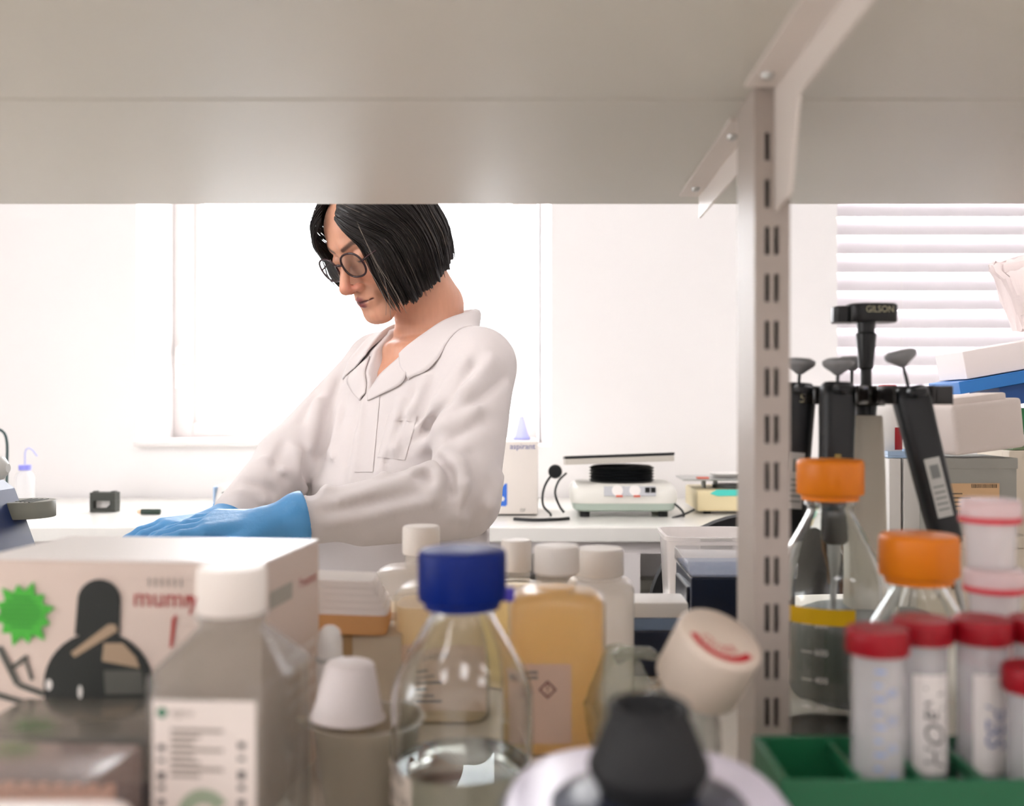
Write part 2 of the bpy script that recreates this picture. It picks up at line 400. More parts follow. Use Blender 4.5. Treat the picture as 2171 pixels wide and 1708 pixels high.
# small tab of the ring and the hand-written tape on the blue-capped bottle
MB().box((.029, 0, .158), (.007, .008, .009), .002).build('ring_tab', mat('violet_blue_plastic', (70, 60, 170), .4), bb, 40)
def curved_sheet(mb, R, a0, a1, z0, z1, mi=0, n=14, skew=0):
    vs = []; fs = []
    for i in range(n+1):
        a = math.radians(a0+(a1-a0)*i/n)
        vs += [(R*math.sin(a), -R*math.cos(a), z0), (R*math.sin(a), -R*math.cos(a), z1+skew*(i/n))]
    for i in range(n): fs.append((2*i, 2*i+2, 2*i+3, 2*i+1))
    mb.add(vs, fs, mi)
def wrap_text(mb, txt, size, R, a_mid, z, vertical=False, mi=0, shear=0):
    """lettering bent round a cylinder"""
    k = MB(); text_geo(txt, size, Matrix.Identity(4), k, shear=shear)
    vs = []
    for (x, y, _) in k.v:
        if vertical: x, y = y, -x
        a = math.radians(a_mid)+x/R; vs.append((R*math.sin(a), -R*math.cos(a), z+y))
    mb.add(vs, k.f, mi)
tp = MB(); curved_sheet(tp, .0438, -78, -38, .034, .062, skew=-.006)
tape = tp.build('tape', mat('masking_tape', (226, 214, 202), .7), bb)
tx = MB(); wrap_text(tx, 'NTS', .010, .0441, -60, .054); wrap_text(tx, 'PBS 1x', .010, .0441, -60, .042)
tx.build('handwriting', mat('grey_ink', (88, 82, 80), .7), tape, recalc=False)
ob1 = duran((.243, .83, BENCH), 'tall glass bottle with an orange cap standing behind the white post', .0505, .118, .186, .221, ORANGE, .0275, .029)
g = MB()
for k, tt in enumerate(('800', '600', '400', '200')):
    wrap_text(g, tt, .007, .0507, -24, .100-.022*k); curved_sheet(g, .0507, -42, -32, .0995-.022*k, .1005-.022*k)
g.build('graduation', WHITE, ob1, recalc=False)
yl = MB(); curved_sheet(yl, .0508, -70, 6, .100, .113)
yl.build('yellow_tape', mat('yellow_tape', (232, 186, 0), .5), ob1)
ob2 = duran((.2677, .70, BENCH), 'smaller glass bottle with an orange cap behind the red-capped tubes', .043, .098, .146, .1755, ORANGE, .0272, .029)
# square clear media bottle with white cap, front left
mbt = thing('media_bottle', 'square clear plastic bottle with white cap and printed white label', 'bottle', (P(492, 1400, .53).x, .53, BENCH), math.radians(-4))
PET = clear('grey_clear_pet', (.80, .80, .78), 1.2, .06, milk=.10, milkcol=(.55, .54, .52))
sc = [rsq(.034, .034, 5, 48, .0), rsq(.0365, .0365, 5, 48, .004), rsq(.0365, .0365, 5, 48, .105), rsq(.0360, .0360, 4.8, 48, .136)]
for q in (.25, .5, .75, 1.0):
    h = .0360+(.0165-.0360)*q; sc.append(rsq(h, h, 4.6-2.6*q, 48, .136+.022*q))
sc += [rsq(.0165, .0165, 2, 48, .160), rsq(.0185, .0185, 2, 48, .161), rsq(.0185, .0185, 2, 48, .1635), rsq(.016, .016, 2, 48, .1645), rsq(.016, .016, 2, 48, .186)]
MB().loft(sc).build('bottle_body', PET, mbt, 40)
cap_ridged(mbt, .0182, .0245, .1645, mat('cream_plastic_cap', (236, 228, 220), .45))
lb = MB(); quad(lb, -.0265, .0265, .0, .116, FRONT(0, -.0369, .012))
lab = lb.build('label', mat('label_paper', (228, 218, 210), .6), mbt)
pr = MB(); M = FRONT(0, -.0371, .0355); GRNI = mat('green_ink', (56, 122, 92), .6); GREYI = mat('label_grey_ink', (142, 132, 122), .7); PALEG = mat('pale_green_ink', (150, 166, 140), .7)
pr.add([( -.0215+.0026*math.cos(a*.3927), .086+.0026*math.sin(a*.3927), 0) for a in range(16)], [tuple(range(16))], 1, M)
text_geo('sigma', .0052, M @ Tr(-.011, .0862, 0), pr, 2)
for k in range(8): quad(pr, -.017, -.017+(.027 if k % 3 == 0 else .012+.003*(k % 2)), .0765-.0032*k, .0782-.0032*k, M, 2)
for k, w_ in enumerate((5, 3, 7, 4, 6, 3, 8, 5, 4, 6)):
    quad(pr, -.0235, -.0200, .070-.0068*k-w_*.0006, .070-.0068*k, M, 0); quad(pr, .0175, .0210, .072-.0071*k-w_*.0006, .072-.0071*k, M, 0)
for k in range(28):
    a = math.radians(30+k*11.6); r0, r1 = .0062, .0135
    if 200 < 30+k*11.6 < 235: continue
    a2 = math.radians(30+(k+.9)*11.6)
    pr.add([(r0*math.cos(a), .035+r0*math.sin(a), 0), (r1*math.cos(a), .035+r1*math.sin(a), 0), (r1*math.cos(a2), .035+r1*math.sin(a2), 0), (r0*math.cos(a2), .035+r0*math.sin(a2), 0)], [(0, 1, 2, 3)], 3, M)
pr.build('label_print', [INK, GRNI, GREYI, PALEG], lab, recalc=False)
# ------------------------------------------------------------------ polyethylene bottles
def poly_bottle(loc, label, hx, hy, e, hb, hs, nr, hn, capr, caph, liq=None, level=0, liqm=None, rz=0, group=None, wob=0):
    t = thing('plastic_bottle', label, 'bottle', loc, rz)
    def body(g, zmax, bottom):
        s = [rsq(hx-.003-g, hy-.003-g, e, 44, bottom), rsq(hx-g, hy-g, e, 44, bottom+.004)]
        pts = [(hx, hy, e, hb)]
        for q in (.2, .4, .6, .8, .92, 1):
            k = math.sin(q*math.pi/2)**1.0; kk = 1-math.sqrt(max(0, 1-q*q))
            pts.append((hx+(nr-hx)*kk, hy+(nr-hy)*kk, e+(2-e)*q, hb+(hs-hb)*k*(.75+.25*q)))
        pts.append((nr, nr, 2, hn))
        prev = (hx, hy, e, bottom+.004)
        for p in pts:
            if p[3] >= zmax:
                q = (zmax-prev[3])/max(1e-6, p[3]-prev[3]); p2 = [prev[i]+(p[i]-prev[i])*q for i in range(3)]
                s.append(rsq(p2[0]-g, p2[1]-g, p2[2], 44, zmax)); break
            s.append(rsq(p[0]-g, p[1]-g, p[2], 44, p[3])); prev = p
        return s
    MB().loft(body(0, 9, 0)).build('bottle_body', HDPE if level else HDPEW, t, 50)
    c = cap_ridged(t, capr, caph, hn-caph*.85, mat('ivory_plastic_cap', (250, 243, 236), .4), n=40)
    if level: MB().loft(body(.0025, level, .002)).build('liquid', liqm, t, 50)
    return t
def liquidm(name, col, mk=.93):
    return clear(name, tuple(min(1, c*1.15+.1) for c in lin(col)), .3, .3, milk=mk, milkcol=lin(col), trl=.85)
AMBER = liquidm('amber_liquid', (255, 228, 176)); PALEA = liquidm('pale_amber_liquid', (255, 240, 212)); STRAW = liquidm('straw_liquid', (255, 240, 200))
LABB = mat('kraft_label', (222, 196, 172), .65)
def flat_label(parent, x0, x1, z0, z1, y, m, name='label'):
    k = MB(); quad(k, x0, x1, z0, z1, FRONT(0, y, 0)); return k.build(name, m, parent)
a_ = poly_bottle((P(893, 1, 1.0).x, 1.0, BENCH), 'tall milky plastic bottle at the left end of the bottle cluster', .047, .035, 4, .100, .113, .0165, .148, .0188, .028, level=.07, liqm=PALEA)
l = flat_label(a_, -.044, .044, .018, .072, -.0354, LABB)
k = MB()
for i in range(7): quad(k, -.040, -.040+.02+.007*(i % 3), .062-.006*i, .0645-.006*i, FRONT(0, -.0357, 0))
k.build('label_print', GREYI, l, recalc=False)
b_ = poly_bottle((P(945, 1, .88).x, .88, BENCH), 'milky plastic bottle of pale liquid directly behind the blue-capped bottle', .044, .034, 4, .105, .118, .0165, .136, .0185, .018, level=.1, liqm=PALEA)
l = flat_label(b_, -.041, .041, .012, .070, -.0344, LABB)
k = MB(); text_geo('Solution', .010, FRONT(-.030, -.0347, .062), k, align='LEFT')
for i in range(6): quad(k, -.037, -.037+.018+.008*(i % 3), .048-.006*i, .0505-.006*i, FRONT(0, -.0347, 0))
k.build('label_print', GREYI, l, recalc=False)
c_ = poly_bottle((P(1095, 1, .975).x, .975, BENCH), 'small plastic bottle of straw liquid peeking out right of the blue cap', .034, .03, 3, .085, .1, .0135, .137, .0148, .030, level=.095, liqm=STRAW)
d_ = poly_bottle((P(1180, 1, .80).x, .80, BENCH), 'plastic bottle full of amber liquid with a hazard label', .0392, .032, 4.5, .116, .127, .0165, .158, .0185, .022, level=.128, liqm=AMBER)
l = flat_label(d_, -.031, .011, .012, .074, -.0324, mat('pink_kraft_label', (224, 192, 172), .65))
k = MB(); M = FRONT(-.0075, -.0327, .054)
RING = mat('brown_ink', (120, 62, 58), .6)
for s_, q in ((.0072, 0), ):
    o4 = [(0, s_, 0), (s_, 0, 0), (0, -s_, 0), (-s_, 0, 0)]; i4 = [(x*.72, y*.72, 0) for x, y, z in o4]
    k.add(o4+i4, [(i, (i+1) % 4, (i+1) % 4+4, i+4) for i in range(4)], 0, M)
text_geo('!', .0095, M, k, 0)
for i in range(2): quad(k, -.029, -.015, .066-.004*i, .0685-.004*i, FRONT(0, -.0327, 0), 1)
k.build('label_print', [RING, GREYI], l, recalc=False)
e_ = poly_bottle((P(1271, 1, .93).x, .93, BENCH), 'empty white plastic bottle at the right end of the bottle cluster', .0325, .0325, 2, .098, .112, .021, .136, .0228, .025)
# ------------------------------------------------------------------ carton with printed front, left
cx, cy = -.185, .660; ang = math.radians(-6)
W_, D_, H_ = .205, .116, .1695
ct = thing('product_carton', 'white product carton with a dark device picture and a green star sticker', 'box', (cx, cy, BENCH), ang)
CARD = mat('white_card', (226, 208, 196), .5, var=.02, vscale=20)
MB().b2(-W_, 0, 0, D_, 0, H_-.0015, .0012).build('carton_body', CARD, ct)
lid = MB().b2(-W_, 0, .0015, D_, H_-.0015, H_, .0005).build('lid_flap', mat('white_card_lit_top', (240, 234, 230), .35), ct)  # same white card, made lighter on top to paint in the window light
MB().b2(-W_+.004, -.004, -.0006, .0004, H_-.012, H_-.0022).build('tuck_flap', CARD, ct)
pr = MB(); M = FRONT(0, -.0009, 0); DARK = mat('picture_black', (36, 40, 38), .6); PGREY = mat('picture_grey', (92, 92, 86), .6); REDI = mat('red_ink', (178, 48, 48), .6); TANI = mat('picture_tan', (176, 152, 126), .6)
def cpx(px, py):       # carton front, from points read off the printed picture
    d = Vector((( px-VPX)/FPX, 1, -(py-VPY)/FPX)); n = Vector((math.sin(ang), -math.cos(ang), 0)); o = Vector((0, 0, EYE)); c0 = Vector((cx, cy, BENCH))
    tt = (c0-o).dot(n)/d.dot(n); w = o+d*tt-c0
    return (w.x*math.cos(ang)+w.y*math.sin(ang), w.z, 0)
def poly(pts, mi, z=0): pr.add([(x, y, z) for x, y, _ in (cpx(*p) for p in pts)], [tuple(range(len(pts)))], mi, M)
arc = lambda cx_, cy_, rx, ry, a0, a1, n=18: [(cx_+rx*math.cos(math.radians(a0+(a1-a0)*i/n)), cy_-ry*math.sin(math.radians(a0+(a1-a0)*i/n))) for i in range(n+1)]
poly(arc(212, 1272, 46, 45, 180, 0)+[(256, 1345), (160, 1345)], 0, .0002)
poly(arc(210, 1450, 116, 112, 180, 0)+[(322, 1480), (305, 1500), (118, 1500), (96, 1480)], 0, .0001)
poly([(218, 1400), (222, 1362), (262, 1362), (290, 1392), (298, 1415)], 2, .00025)
poly([(222, 1420), (302, 1420), (306, 1470), (225, 1470)], 1, .00025)
poly([(152, 1382), (232, 1322), (246, 1322), (252, 1336), (160, 1392)], 2, .00035)
poly(arc(106, 1450, 7, 12, 0, 360, 12), 4, .0004); poly(arc(172, 1465, 5, 14, 0, 360, 12), 4, .0004)
for (x0, y0, x1, y1, w_) in ((0, 1370, 40, 1450, 7), (20, 1420, 60, 1390, 5), (40, 1450, 95, 1470, 6), (-10, 1470, 60, 1490, 6), (55, 1395, 70, 1440, 4)):
    dx, dy = x1-x0, y1-y0; q = math.hypot(dx, dy); nx, ny = -dy/q*w_, dx/q*w_
    poly([(x0+nx, y0+ny), (x1+nx, y1+ny), (x1-nx, y1-ny), (x0-nx, y0-ny)], 1, .00015)
p0 = cpx(352, 1262); text_geo('mumm', .0178, M @ Tr(p0[0]+.002, p0[1]-.002, .0002), pr, 3, sx=1.0)
p0 = cpx(405, 1265); text_geo('y', .0178, M @ Tr(p0[0]+.002, p0[1]-.002, .0002), pr, 3)
p0 = cpx(352, 1235); text_geo('I I I I I I', .0085, M @ Tr(p0[0], p0[1], .0002), pr, 1)
poly([(366, 1310), (376, 1300), (368, 1370), (361, 1372)], 3, .0002)
pr.build('front_print', [DARK, PGREY, TANI, REDI, WHITE], ct, recalc=False)
st = MB(); c0 = cpx(52, 1300); n = 12; vs = []
for i in range(n*2):
    r = .0235 if i % 2 == 0 else .0158
    if i % 2 == 0 and (i//2) % 2: r = .0205
    a = math.pi*2*i/(n*2)+.2; vs.append((c0[0]+r*math.cos(a), c0[1]+r*math.sin(a), .0009))
st.add([(x, y, .0005) for x, y, z in vs]+vs, [tuple(range(n*2, n*4))]+[(i, (i+1) % (n*2), (i+1) % (n*2)+n*2, i+n*2) for i in range(n*2)], 0, M)
star = st.build('star_sticker', mat('bright_green_print', (74, 186, 60), .5), ct)
k = MB()
for i, w_ in enumerate((.008, .012, .015, .017, .016, .013, .009)): quad(k, c0[0]-w_, c0[0]+w_*.8, c0[1]+.0105-.0033*i, c0[1]+.0120-.0033*i, M @ Tr(0, 0, .0011))
k.build('sticker_print', mat('dark_green_print', (46, 136, 44), .6), star, recalc=False)
sp = MB(); MS = basis((.0006, 0, 0), (0, 1, 0), (0, 0, 1))
s2 = MB(); text_geo('mumm', .011, MS @ Tr(.092, H_-.027, 0), s2); s2.build('side_lettering', REDI, ct, recalc=False); s2 = MB(); text_geo('y', .011, MS @ Tr(.072, H_-.024, 0), s2); s2.build('side_lettering', REDI, ct, recalc=False)
quad(sp, .012, .055, H_-.034, H_-.022, MS, 1)
sp.build('side_patch', [REDI, mat('grey_print', (176, 172, 160), .6)], ct, recalc=False)
for i in range(4):
    s2 = MB(); quad(s2, .045, .105, .090-.012*i, .0965-.012*i, MS); s2.build('side_line', mat('pale_print', (238, 226, 218), .6), ct, recalc=False)
# ------------------------------------------------------------------ boxes at the lower left
tb = thing('tip_box', 'clear-lidded tip box with red tray at the lower left corner', 'box', (-.272, .478, BENCH), math.radians(-5))
FROST = clear('frosted_lid', (.92, .86, .84), .7, .2, milk=.22, milkcol=(.80, .66, .62))
MB().b2(-.062, .062, -.041, .041, 0, .05, .004).build('box_base', mat('dusty_red_plastic', (168, 74, 74), .45), tb)
MB().b2(-.0635, .0635, -.0425, .0425, .05, .1, .006).build('lid', FROST, tb, 40)
tr = MB().b2(-.060, .060, -.039, .039, .0502, .058).build('tip_tray', mat('pink_plastic', (206, 150, 140), .5), tb)
tip = MB().lathe([(0, 0), (.0026, .0), (.0034, .022), (.0024, .022), (0, .004)], 10)
t0 = tip.build('pipette_tip', mat('peach_plastic', (214, 176, 152), .45), tr, 50); first = True
for i in range(12):
    for j in range(8):
        o = t0 if first else t0.copy()
        if not first: COL.objects.link(o); o.parent = tr
        first = False; o.location = (-.0495+.009*i, -.0315+.009*j, .0585)
nb = thing('tip_box', 'dark navy tip box with grey lid between carton and white-capped square bottle', 'box', (-.268, .592, BENCH), 0)
MB().b2(-.0605, .0605, -.041, .041, 0, .064, .004).build('box_base', mat('slate_plastic', (34, 42, 52), .4), nb, 40)
MB().b2(-.062, .062, -.0425, .0425, .064, .088, .004).build('lid', clear('grey_lid', (.62, .62, .58), .8, .2, milk=.5, milkcol=(.34, .33, .30)), nb, 40)
MB().box((0, -.044, .066), (.03, .004, .012), .001).build('latch', DGREY, nb)
wb = thing('foam_block', 'white foam block cut off by the bottom left edge', 'foam block', (-.242, .365, BENCH), 0)
MB().box((0, 0, .0575), (.155, .085, .115), .010, seg=4).build('block', mat('white_foam', (238, 226, 220), .85, bump=.3, bscale=500), wb, 50)
k = MB(); k.b2(-.06, .06, -.03, .03, .1148, .1158, .0004); k.build('top_panel', WHITEP, wb)
# ------------------------------------------------------------------ beaker, cup, paper behind it
BEAK = clear('beige_polypropylene', (.9, .86, .78), .5, .3, milk=.7, milkcol=(.66, .60, .50), trl=.4)
bk = thing('plastic_beaker', 'beige plastic beaker left of the blue-capped bottle', 'beaker', (P(775, 1, .665).x, .665, BENCH))
MB().lathe([(0, 0), (.0255, 0), (.027, .003), (.0345, .060), (.0375, .0635), (.0380, .0650), (.0355, .0650), (.0335, .0605), (.0258, .004), (0, .003)], 56).build('beaker_body', BEAK, bk, 50)
MB().tube([(-.036, -.004, .0615), (-.041, -.006, .0645), (-.0445, -.007, .0665)], [.004, .0035, .002], 10).build('spout', BEAK, bk, 60)
cu = thing('paper_cup', 'white cup turned upside down on the beige beaker', 'cup', (bk.location.x-.012, .665, BENCH+.0655), rot=(0, math.radians(3), 0))
MB().lathe([(0, .0365), (.0150, .0365), (.0160, .0355), (.0238, .0015), (.0250, .001), (.0250, 0), (.0230, 0), (.0150, .0345), (0, .0345)], 48).build('cup_wall', mat('white_cup', (236, 226, 224), .6), cu, 50)
wt = thing('white_vial', 'slim white round-topped vial behind the upturned cup', 'vial', (P(699, 1, .735).x, .735, BENCH))
MB().lathe([(0, 0), (.0095, 0), (.0100, .002), (.0100, .085), (.0092, .086), (.0092, .098), (.0075, .1075), (.004, .1105), (0, .111)], 36).build('vial_body', WHITE, wt, 50)
MB().lathe([(.0093, .0845), (.0104, .085), (.0104, .088), (.0093, .0885)], 36, close=True).build('collar', LGREY, wt, 50)
bx = thing('cardboard_box', 'small beige cardboard box under the paper pack', 'box', (P(748, 1, .87).x, .87, BENCH), .05)
MB().b2(-.028, .045, -.03, .03, 0, .078, .001).build('box_body', mat('beige_card', (202, 188, 166), .7), bx)
MB().b2(-.004, .004, -.0305, .0305, .02, .0785, .0002).build('tape_strip', mat('brown_tape', (170, 140, 100), .4), bx)
pp = thing('paper_pack', 'white paper pack with a tan underside leaning on the beige cardboard box', 'paper', (P(735, 1, .86).x, .86, BENCH+.0815), rot=(0, math.radians(3), math.radians(5)))
MB().loft([rsq(.036, .028, 8, 40, 0), rsq(.037, .029, 8, 40, .006), rsq(.0365, .0285, 8, 40, .0165)]).build('tan_wrapper', mat('kraft_paper', (218, 164, 108), .7, bump=.4, bscale=90), pp, 40)
for i in range(5):
    secs = [rsq(.0365-.0018*i, .0285-.001*i, 8, 40, .0166+.0056*i, cx=-.0012*i), rsq(.0367-.0018*i, .0286-.001*i, 8, 40, .0190+.0056*i, cx=-.0012*i), rsq(.036-.0018*i, .028-.001*i, 8, 40, .0220+.0056*i, cx=-.0016*i)]
    MB().loft(secs).build('paper_fold', mat('white_tissue', (242, 234, 230), .85, bump=.3, bscale=60), pp, 40)
# ------------------------------------------------------------------ vortex mixer in the foreground
vx = thing('vortex_mixer', 'dark navy vortex mixer with black rubber cup in the foreground', 'mixer', (.046, .42, BENCH))
LAV = mat('lavender_enamel', (206, 200, 214), .28)
VN = mat('navy_enamel', (36, 40, 56), .3)
MB().loft([rsq(.060, .076, 2.6, 56, .004), rsq(.0655, .0815, 2.6, 56, .012), rsq(.0655, .0815, 2.6, 56, .090), rsq(.0645, .0805, 2.6, 56, .098), rsq(.0615, .0775, 2.6, 56, .1025)]).build('housing', VN, vx, 40)
MB().loft([rsq(.0610, .0770, 2.6, 56, .1024), rsq(.0590, .0750, 2.6, 56, .1050), rsq(.0540, .0700, 2.6, 56, .1064)]).build('top_plate', LAV, vx, 50)
MB().lathe([(.042, .1062), (.040, .1080), (.030, .1110), (0, .1110)], 48).build('cup_collar', VN, vx, 50)
MB().lathe([(0, .1112), (.0205, .1112), (.0228, .116), (.0258, .1215), (.0258, .1235), (.0182, .1415), (.0172, .1430), (.0172, .1480), (.0158, .1490), (.0136, .1480), (.0110, .139), (0, .136)], 56).build('rubber_cup', RUBBER, vx, 40)
pn = MB(); pn.box((0, 0, 0), (.05, .03, .004), .002, M=Tr(.045, -.062, .1035) @ Rt(8, 'X'))
pnl = pn.build('control_panel', VN, vx, 40)
MB().box((0, 0, .0024), (.040, .022, .001), .0003, M=Tr(.045, -.062, .1035) @ Rt(8, 'X')).build('panel_face', mat('pale_green_panel', (168, 196, 182), .35), pnl)
for sx in (-1, 1):
    for sy in (-1, 1): MB().lathe([(0, 0), (.009, 0), (.009, .006), (0, .006)], 16, M=Tr(sx*.042, sy*.05, 0)).build('rubber_foot', RUBBER, vx)
# ------------------------------------------------------------------ tilted clear bottle with printed cap
ax = Vector((.33, -.42, .85)).normalized()
capc = P(1503, 1398, .60)
q = Vector((0, 0, 1)).rotation_difference(ax)
tbz = thing('tilted_bottle', 'clear bottle leaning beside the post, beige cap with red lettering', 'bottle', capc-ax*.128, rot=q.to_euler())
cb = MB().lathe([(0, .012), (.030, .012), (.034, .016), (.035, .022), (.035, .060), (.033, .072), (.027, .084), (.0215, .090), (.0205, .094), (.0205, .102), (.0225, .103), (.0225, .106), (.0185, .107), (.0185, .12),
                 (.0175, .12), (.0175, .105), (.0192, .1), (.0192, .094), (.0255, .083), (.0315, .071), (.0335, .06), (.0335, .022), (.029, .0145), (0, .0145)], 56)
cb.build('bottle_body', CLEARP, tbz, 50)
CAPB = mat('beige_plastic_cap', (224, 208, 192), .42)
cp = cap_ridged(tbz, .0268, .038, .1085, CAPB)
pt = MB()
for i in range(26):
    a0 = math.radians(196+i*5.2); a1 = math.radians(196+(i+1)*5.2); w0, w1 = .0165, .0215
    pt.add([(w0*math.cos(a0), w0*math.sin(a0), .1468), (w1*math.cos(a0), w1*math.sin(a0), .1468), (w1*math.cos(a1), w1*math.sin(a1), .1468), (w0*math.cos(a1), w0*math.sin(a1), .1468)], [(0, 1, 2, 3)])
for i, ch in enumerate('CLOSE'):
    a = math.radians(212+i*24); M = Tr(.0118*math.cos(a), .0118*math.sin(a), .1468) @ Rt(math.degrees(a)+90, 'Z')
    text_geo(ch, .009, M, pt)
pt.build('cap_print', mat('crimson_print', (196, 34, 48), .5), cp, recalc=False)
# crumpled clear bag left of it
bgm = clear('crumpled_film', (.84, .86, .80), 1.5, .12, milk=.25, milkcol=(.55, .55, .48))
bm = bmesh.new(); bmesh.ops.create_icosphere(bm, subdivisions=4, radius=1)
rs = np.random.RandomState(3); dirs = rs.normal(size=(26, 3)); dirs /= np.linalg.norm(dirs, axis=1)[:, None]; hh = rs.uniform(.74, 1.0, 26)
vv = []
for v in bm.verts:
    d = np.array(v.co); r = np.min(hh/np.maximum(dirs @ d, .12)); r = min(r, 1.25)
    x, y, z_ = d*r; vv.append((x*.030, y*.022, max(0, z_*.040+.043)))
bm.verts.index_update(); fs = [[v.index for v in f.verts] for f in bm.faces]; bm.free()
cbg = thing('plastic_bag', 'crumpled clear plastic bag between amber bottle and tilted bottle', 'bag', (P(1318, 1, .755).x, .755, BENCH))
MB().add(vv, fs).build('film', bgm, cbg, 20)
k = MB(); k.tube([(-.004, 0, .082), (.006, -.004, .0875), (.020, -.006, .0868), (.030, -.004, .082)], [.006, .0045, .005, .002], 9); k.build('twisted_neck', bgm, cbg, 50)
# ------------------------------------------------------------------ green rack with capped tubes
rk = thing('tube_rack', 'dark green tube rack at the lower right', 'rack', (.245, .561, BENCH))
GRN = mat('green_plastic', (22, 92, 58), .4)
X0, X1, Y0, Y1, RH = -.117, .135, -.036, .036, .076
MB().b2(X0, X1, Y0, Y0+.003, 0, RH, .001).build('front_panel', GRN, rk)
MB().b2(X0, X1, Y1-.003, Y1, 0, RH, .001).build('rear_panel', GRN, rk)
for x in (X0, X1-.003): MB().b2(x, x+.003, Y0+.003, Y1-.003, 0, RH, .001).build('end_panel', GRN, rk)
MB().b2(X0+.003, X1-.003, Y0+.003, Y1-.003, .030, .0355).build('floor_plate', GRN, rk)
for x in (X0+.003, -.0735, -.040, -.0075, .0245, .058, .0915):
    MB().b2(x, x+.0028, Y0+.003, Y1-.003, RH-.010, RH-.002).build('cell_bar', GRN, rk)
TUBEP = clear('tube_polypropylene', (.93, .93, .95), .8, .15, milk=.28, milkcol=(.98, .96, .95), trl=.35)
BLUI = mat('blue_print', (112, 134, 190), .6)
def falcon(loc, label, R=.0142, Ln=.113, capm=REDCAP, txt=None, txtm=None, contents=None, rz=0, capR=.0172, scale=True):
    t = thing('centrifuge_tube', label, 'tube', loc, rz, group='capped tubes in the green rack')
    w = .0009
    out = [(0, 0), (.003, .0), (.0045, .002), (R*.96, .016), (R, .019), (R, Ln)]
    inn = [(max(0, r-w), z_+(.001 if i < 3 else 0)) for i, (r, z_) in enumerate(out)]
    MB().lathe(out+inn[::-1], 40).build('tube_body', TUBEP, t, 50)
    cap_ridged(t, capR, .0135, Ln-.011, capm, n=36)
    if contents: MB().lathe([(0, .002), (.004, .003), (R*.92, .0165), (R-.0013, .02), (R-.0013, contents[0]), (0, contents[0])], 40).build('contents', contents[1], t, 50)
    k = MB()
    if scale:
        for i in range(9): curved_sheet(k, R+.0002, -34, -34+(14 if i % 2 else 22), .034+.0075*i, .0356+.0075*i, n=4)
        for i, s_ in enumerate(('10', '20', '30', '40')): wrap_text(k, s_, .006, R+.0002, 2, .038+.015*i)
        pr_ = k.build('graduation', BLUI, t, recalc=False)
    if txt:
        k = MB(); curved_sheet(k, R+.00015, -42, 46, .030, .086); wl = k.build('write_on_patch', mat('white_print', (226, 220, 216), .6), t)
        k = MB(); wrap_text(k, txt, .0165, R+.0004, 4, .058, vertical=True, shear=.25); k.build('handwriting', txtm, wl, recalc=False)
    return t
TZ = BENCH+.036
falcon((.187, .549, TZ), 'red-capped clear tube with blue graduations, nearest the white post', rz=math.radians(10))
falcon((.2215, .574, TZ), 'red-capped tube with black handwriting up its side', txt='NaOH', txtm=INK, scale=False)
falcon((.2560, .574, TZ), 'red-capped tube with blue handwriting', txt='PBS', txtm=mat('blue_ink', (84, 100, 150), .6), scale=False)
falcon((.2705, .5415, TZ), 'shorter red-capped tube at the right edge, in front of the others', Ln=.094, contents=(.03, liquidm('grey_liquid', (120, 120, 116))), txt='B2', txtm=mat('brown_grey_ink', (120, 112, 108), .6), scale=False)
falcon((.2895, .574, TZ), 'red-capped tube half cut off by the right edge, behind the shorter one')
# ------------------------------------------------------------------ specimen cups stacked on the right
CUPP = clear('cup_polypropylene', (.95, .94, .94), .6, .2, milk=.5, milkcol=(.98, .96, .96), trl=.4)
PINKL = clear('pink_lid_plastic', (1, .8, .8), .5, .2, milk=.8, milkcol=(.98, .84, .84), trl=.5); REDL = mat('cherry_plastic', (206, 52, 66), .4)
hz = ['topmost of the stack by the orange cap', 'second from the top of its stack', 'middle one of its stack', 'second from the bottom of its stack', 'bottom one of its stack']
for i in range(5):
    t = thing('specimen_cup', 'translucent specimen cup with pink-red lid, '+hz[i], 'cup', (.283+(.0015 if i % 2 else -.001), .6205, BENCH+.0432*(4-i)), group='stacked specimen cups')
    MB().lathe([(0, 0), (.0135, 0), (.0145, .001), (.0158, .034), (.0150, .034), (.0138, .002), (0, .002)], 36).build('cup_body', CUPP, t, 50)
    MB().lathe([(0, .043), (.0165, .043), (.0180, .0415), (.0182, .0345), (.0182, .0305), (.0163, .0305), (.0163, .034), (0, .034)], 72, ridge=-.0003).build('lid', PINKL, t, 60)
    MB().lathe([(.0164, .0290), (.0186, .0290), (.0186, .0325), (.0164, .0325)], 48, close=True).build('tamper_band', REDL, t, 50)
# ------------------------------------------------------------------ pipette carousel
CX, CY = P(1836, 1, .95).x, .95
ca = thing('pipette_carousel', 'pipette carousel with grey pole and black top handle', 'stand', (CX, CY, BENCH))
POLE = mat('stone_grey_plastic', (206, 198, 182), .45); SMOKE = mat('smoke_plastic', (38, 36, 34), .2)
def cz(py): return EYE-(py-VPY)*.95/FPX-BENCH
MB().lathe([(0, 0), (.074, 0), (.076, .004), (.074, .060), (.066, .074), (.030, .082), (0, .082)], 56).build('base', mat('carousel_base_grey', (112, 116, 112), .5), ca, 40)
MB().loft([rsq(.0185, .0185, 4, 40, .08), rsq(.0160, .0160, 4, 40, cz(1000)), rsq(.0138, .0138, 4, 40, cz(884)), rsq(.0126, .0126, 4, 40, cz(880))]).build('pole', POLE, ca, 40)
MB().lathe([(0, cz(880)), (.0095, cz(880)), (.0105, cz(860)), (.0052, cz(812)), (.0052, cz(783)), (.0068, cz(780)), (.0098, cz(708)), (.0080, cz(705)), (.0088, cz(690)), (.0088, cz(672)), (0, cz(670))], 32).build('stem', BLACK, ca, 40)
hd = MB(); hz0, hz1 = cz(684), cz(645)
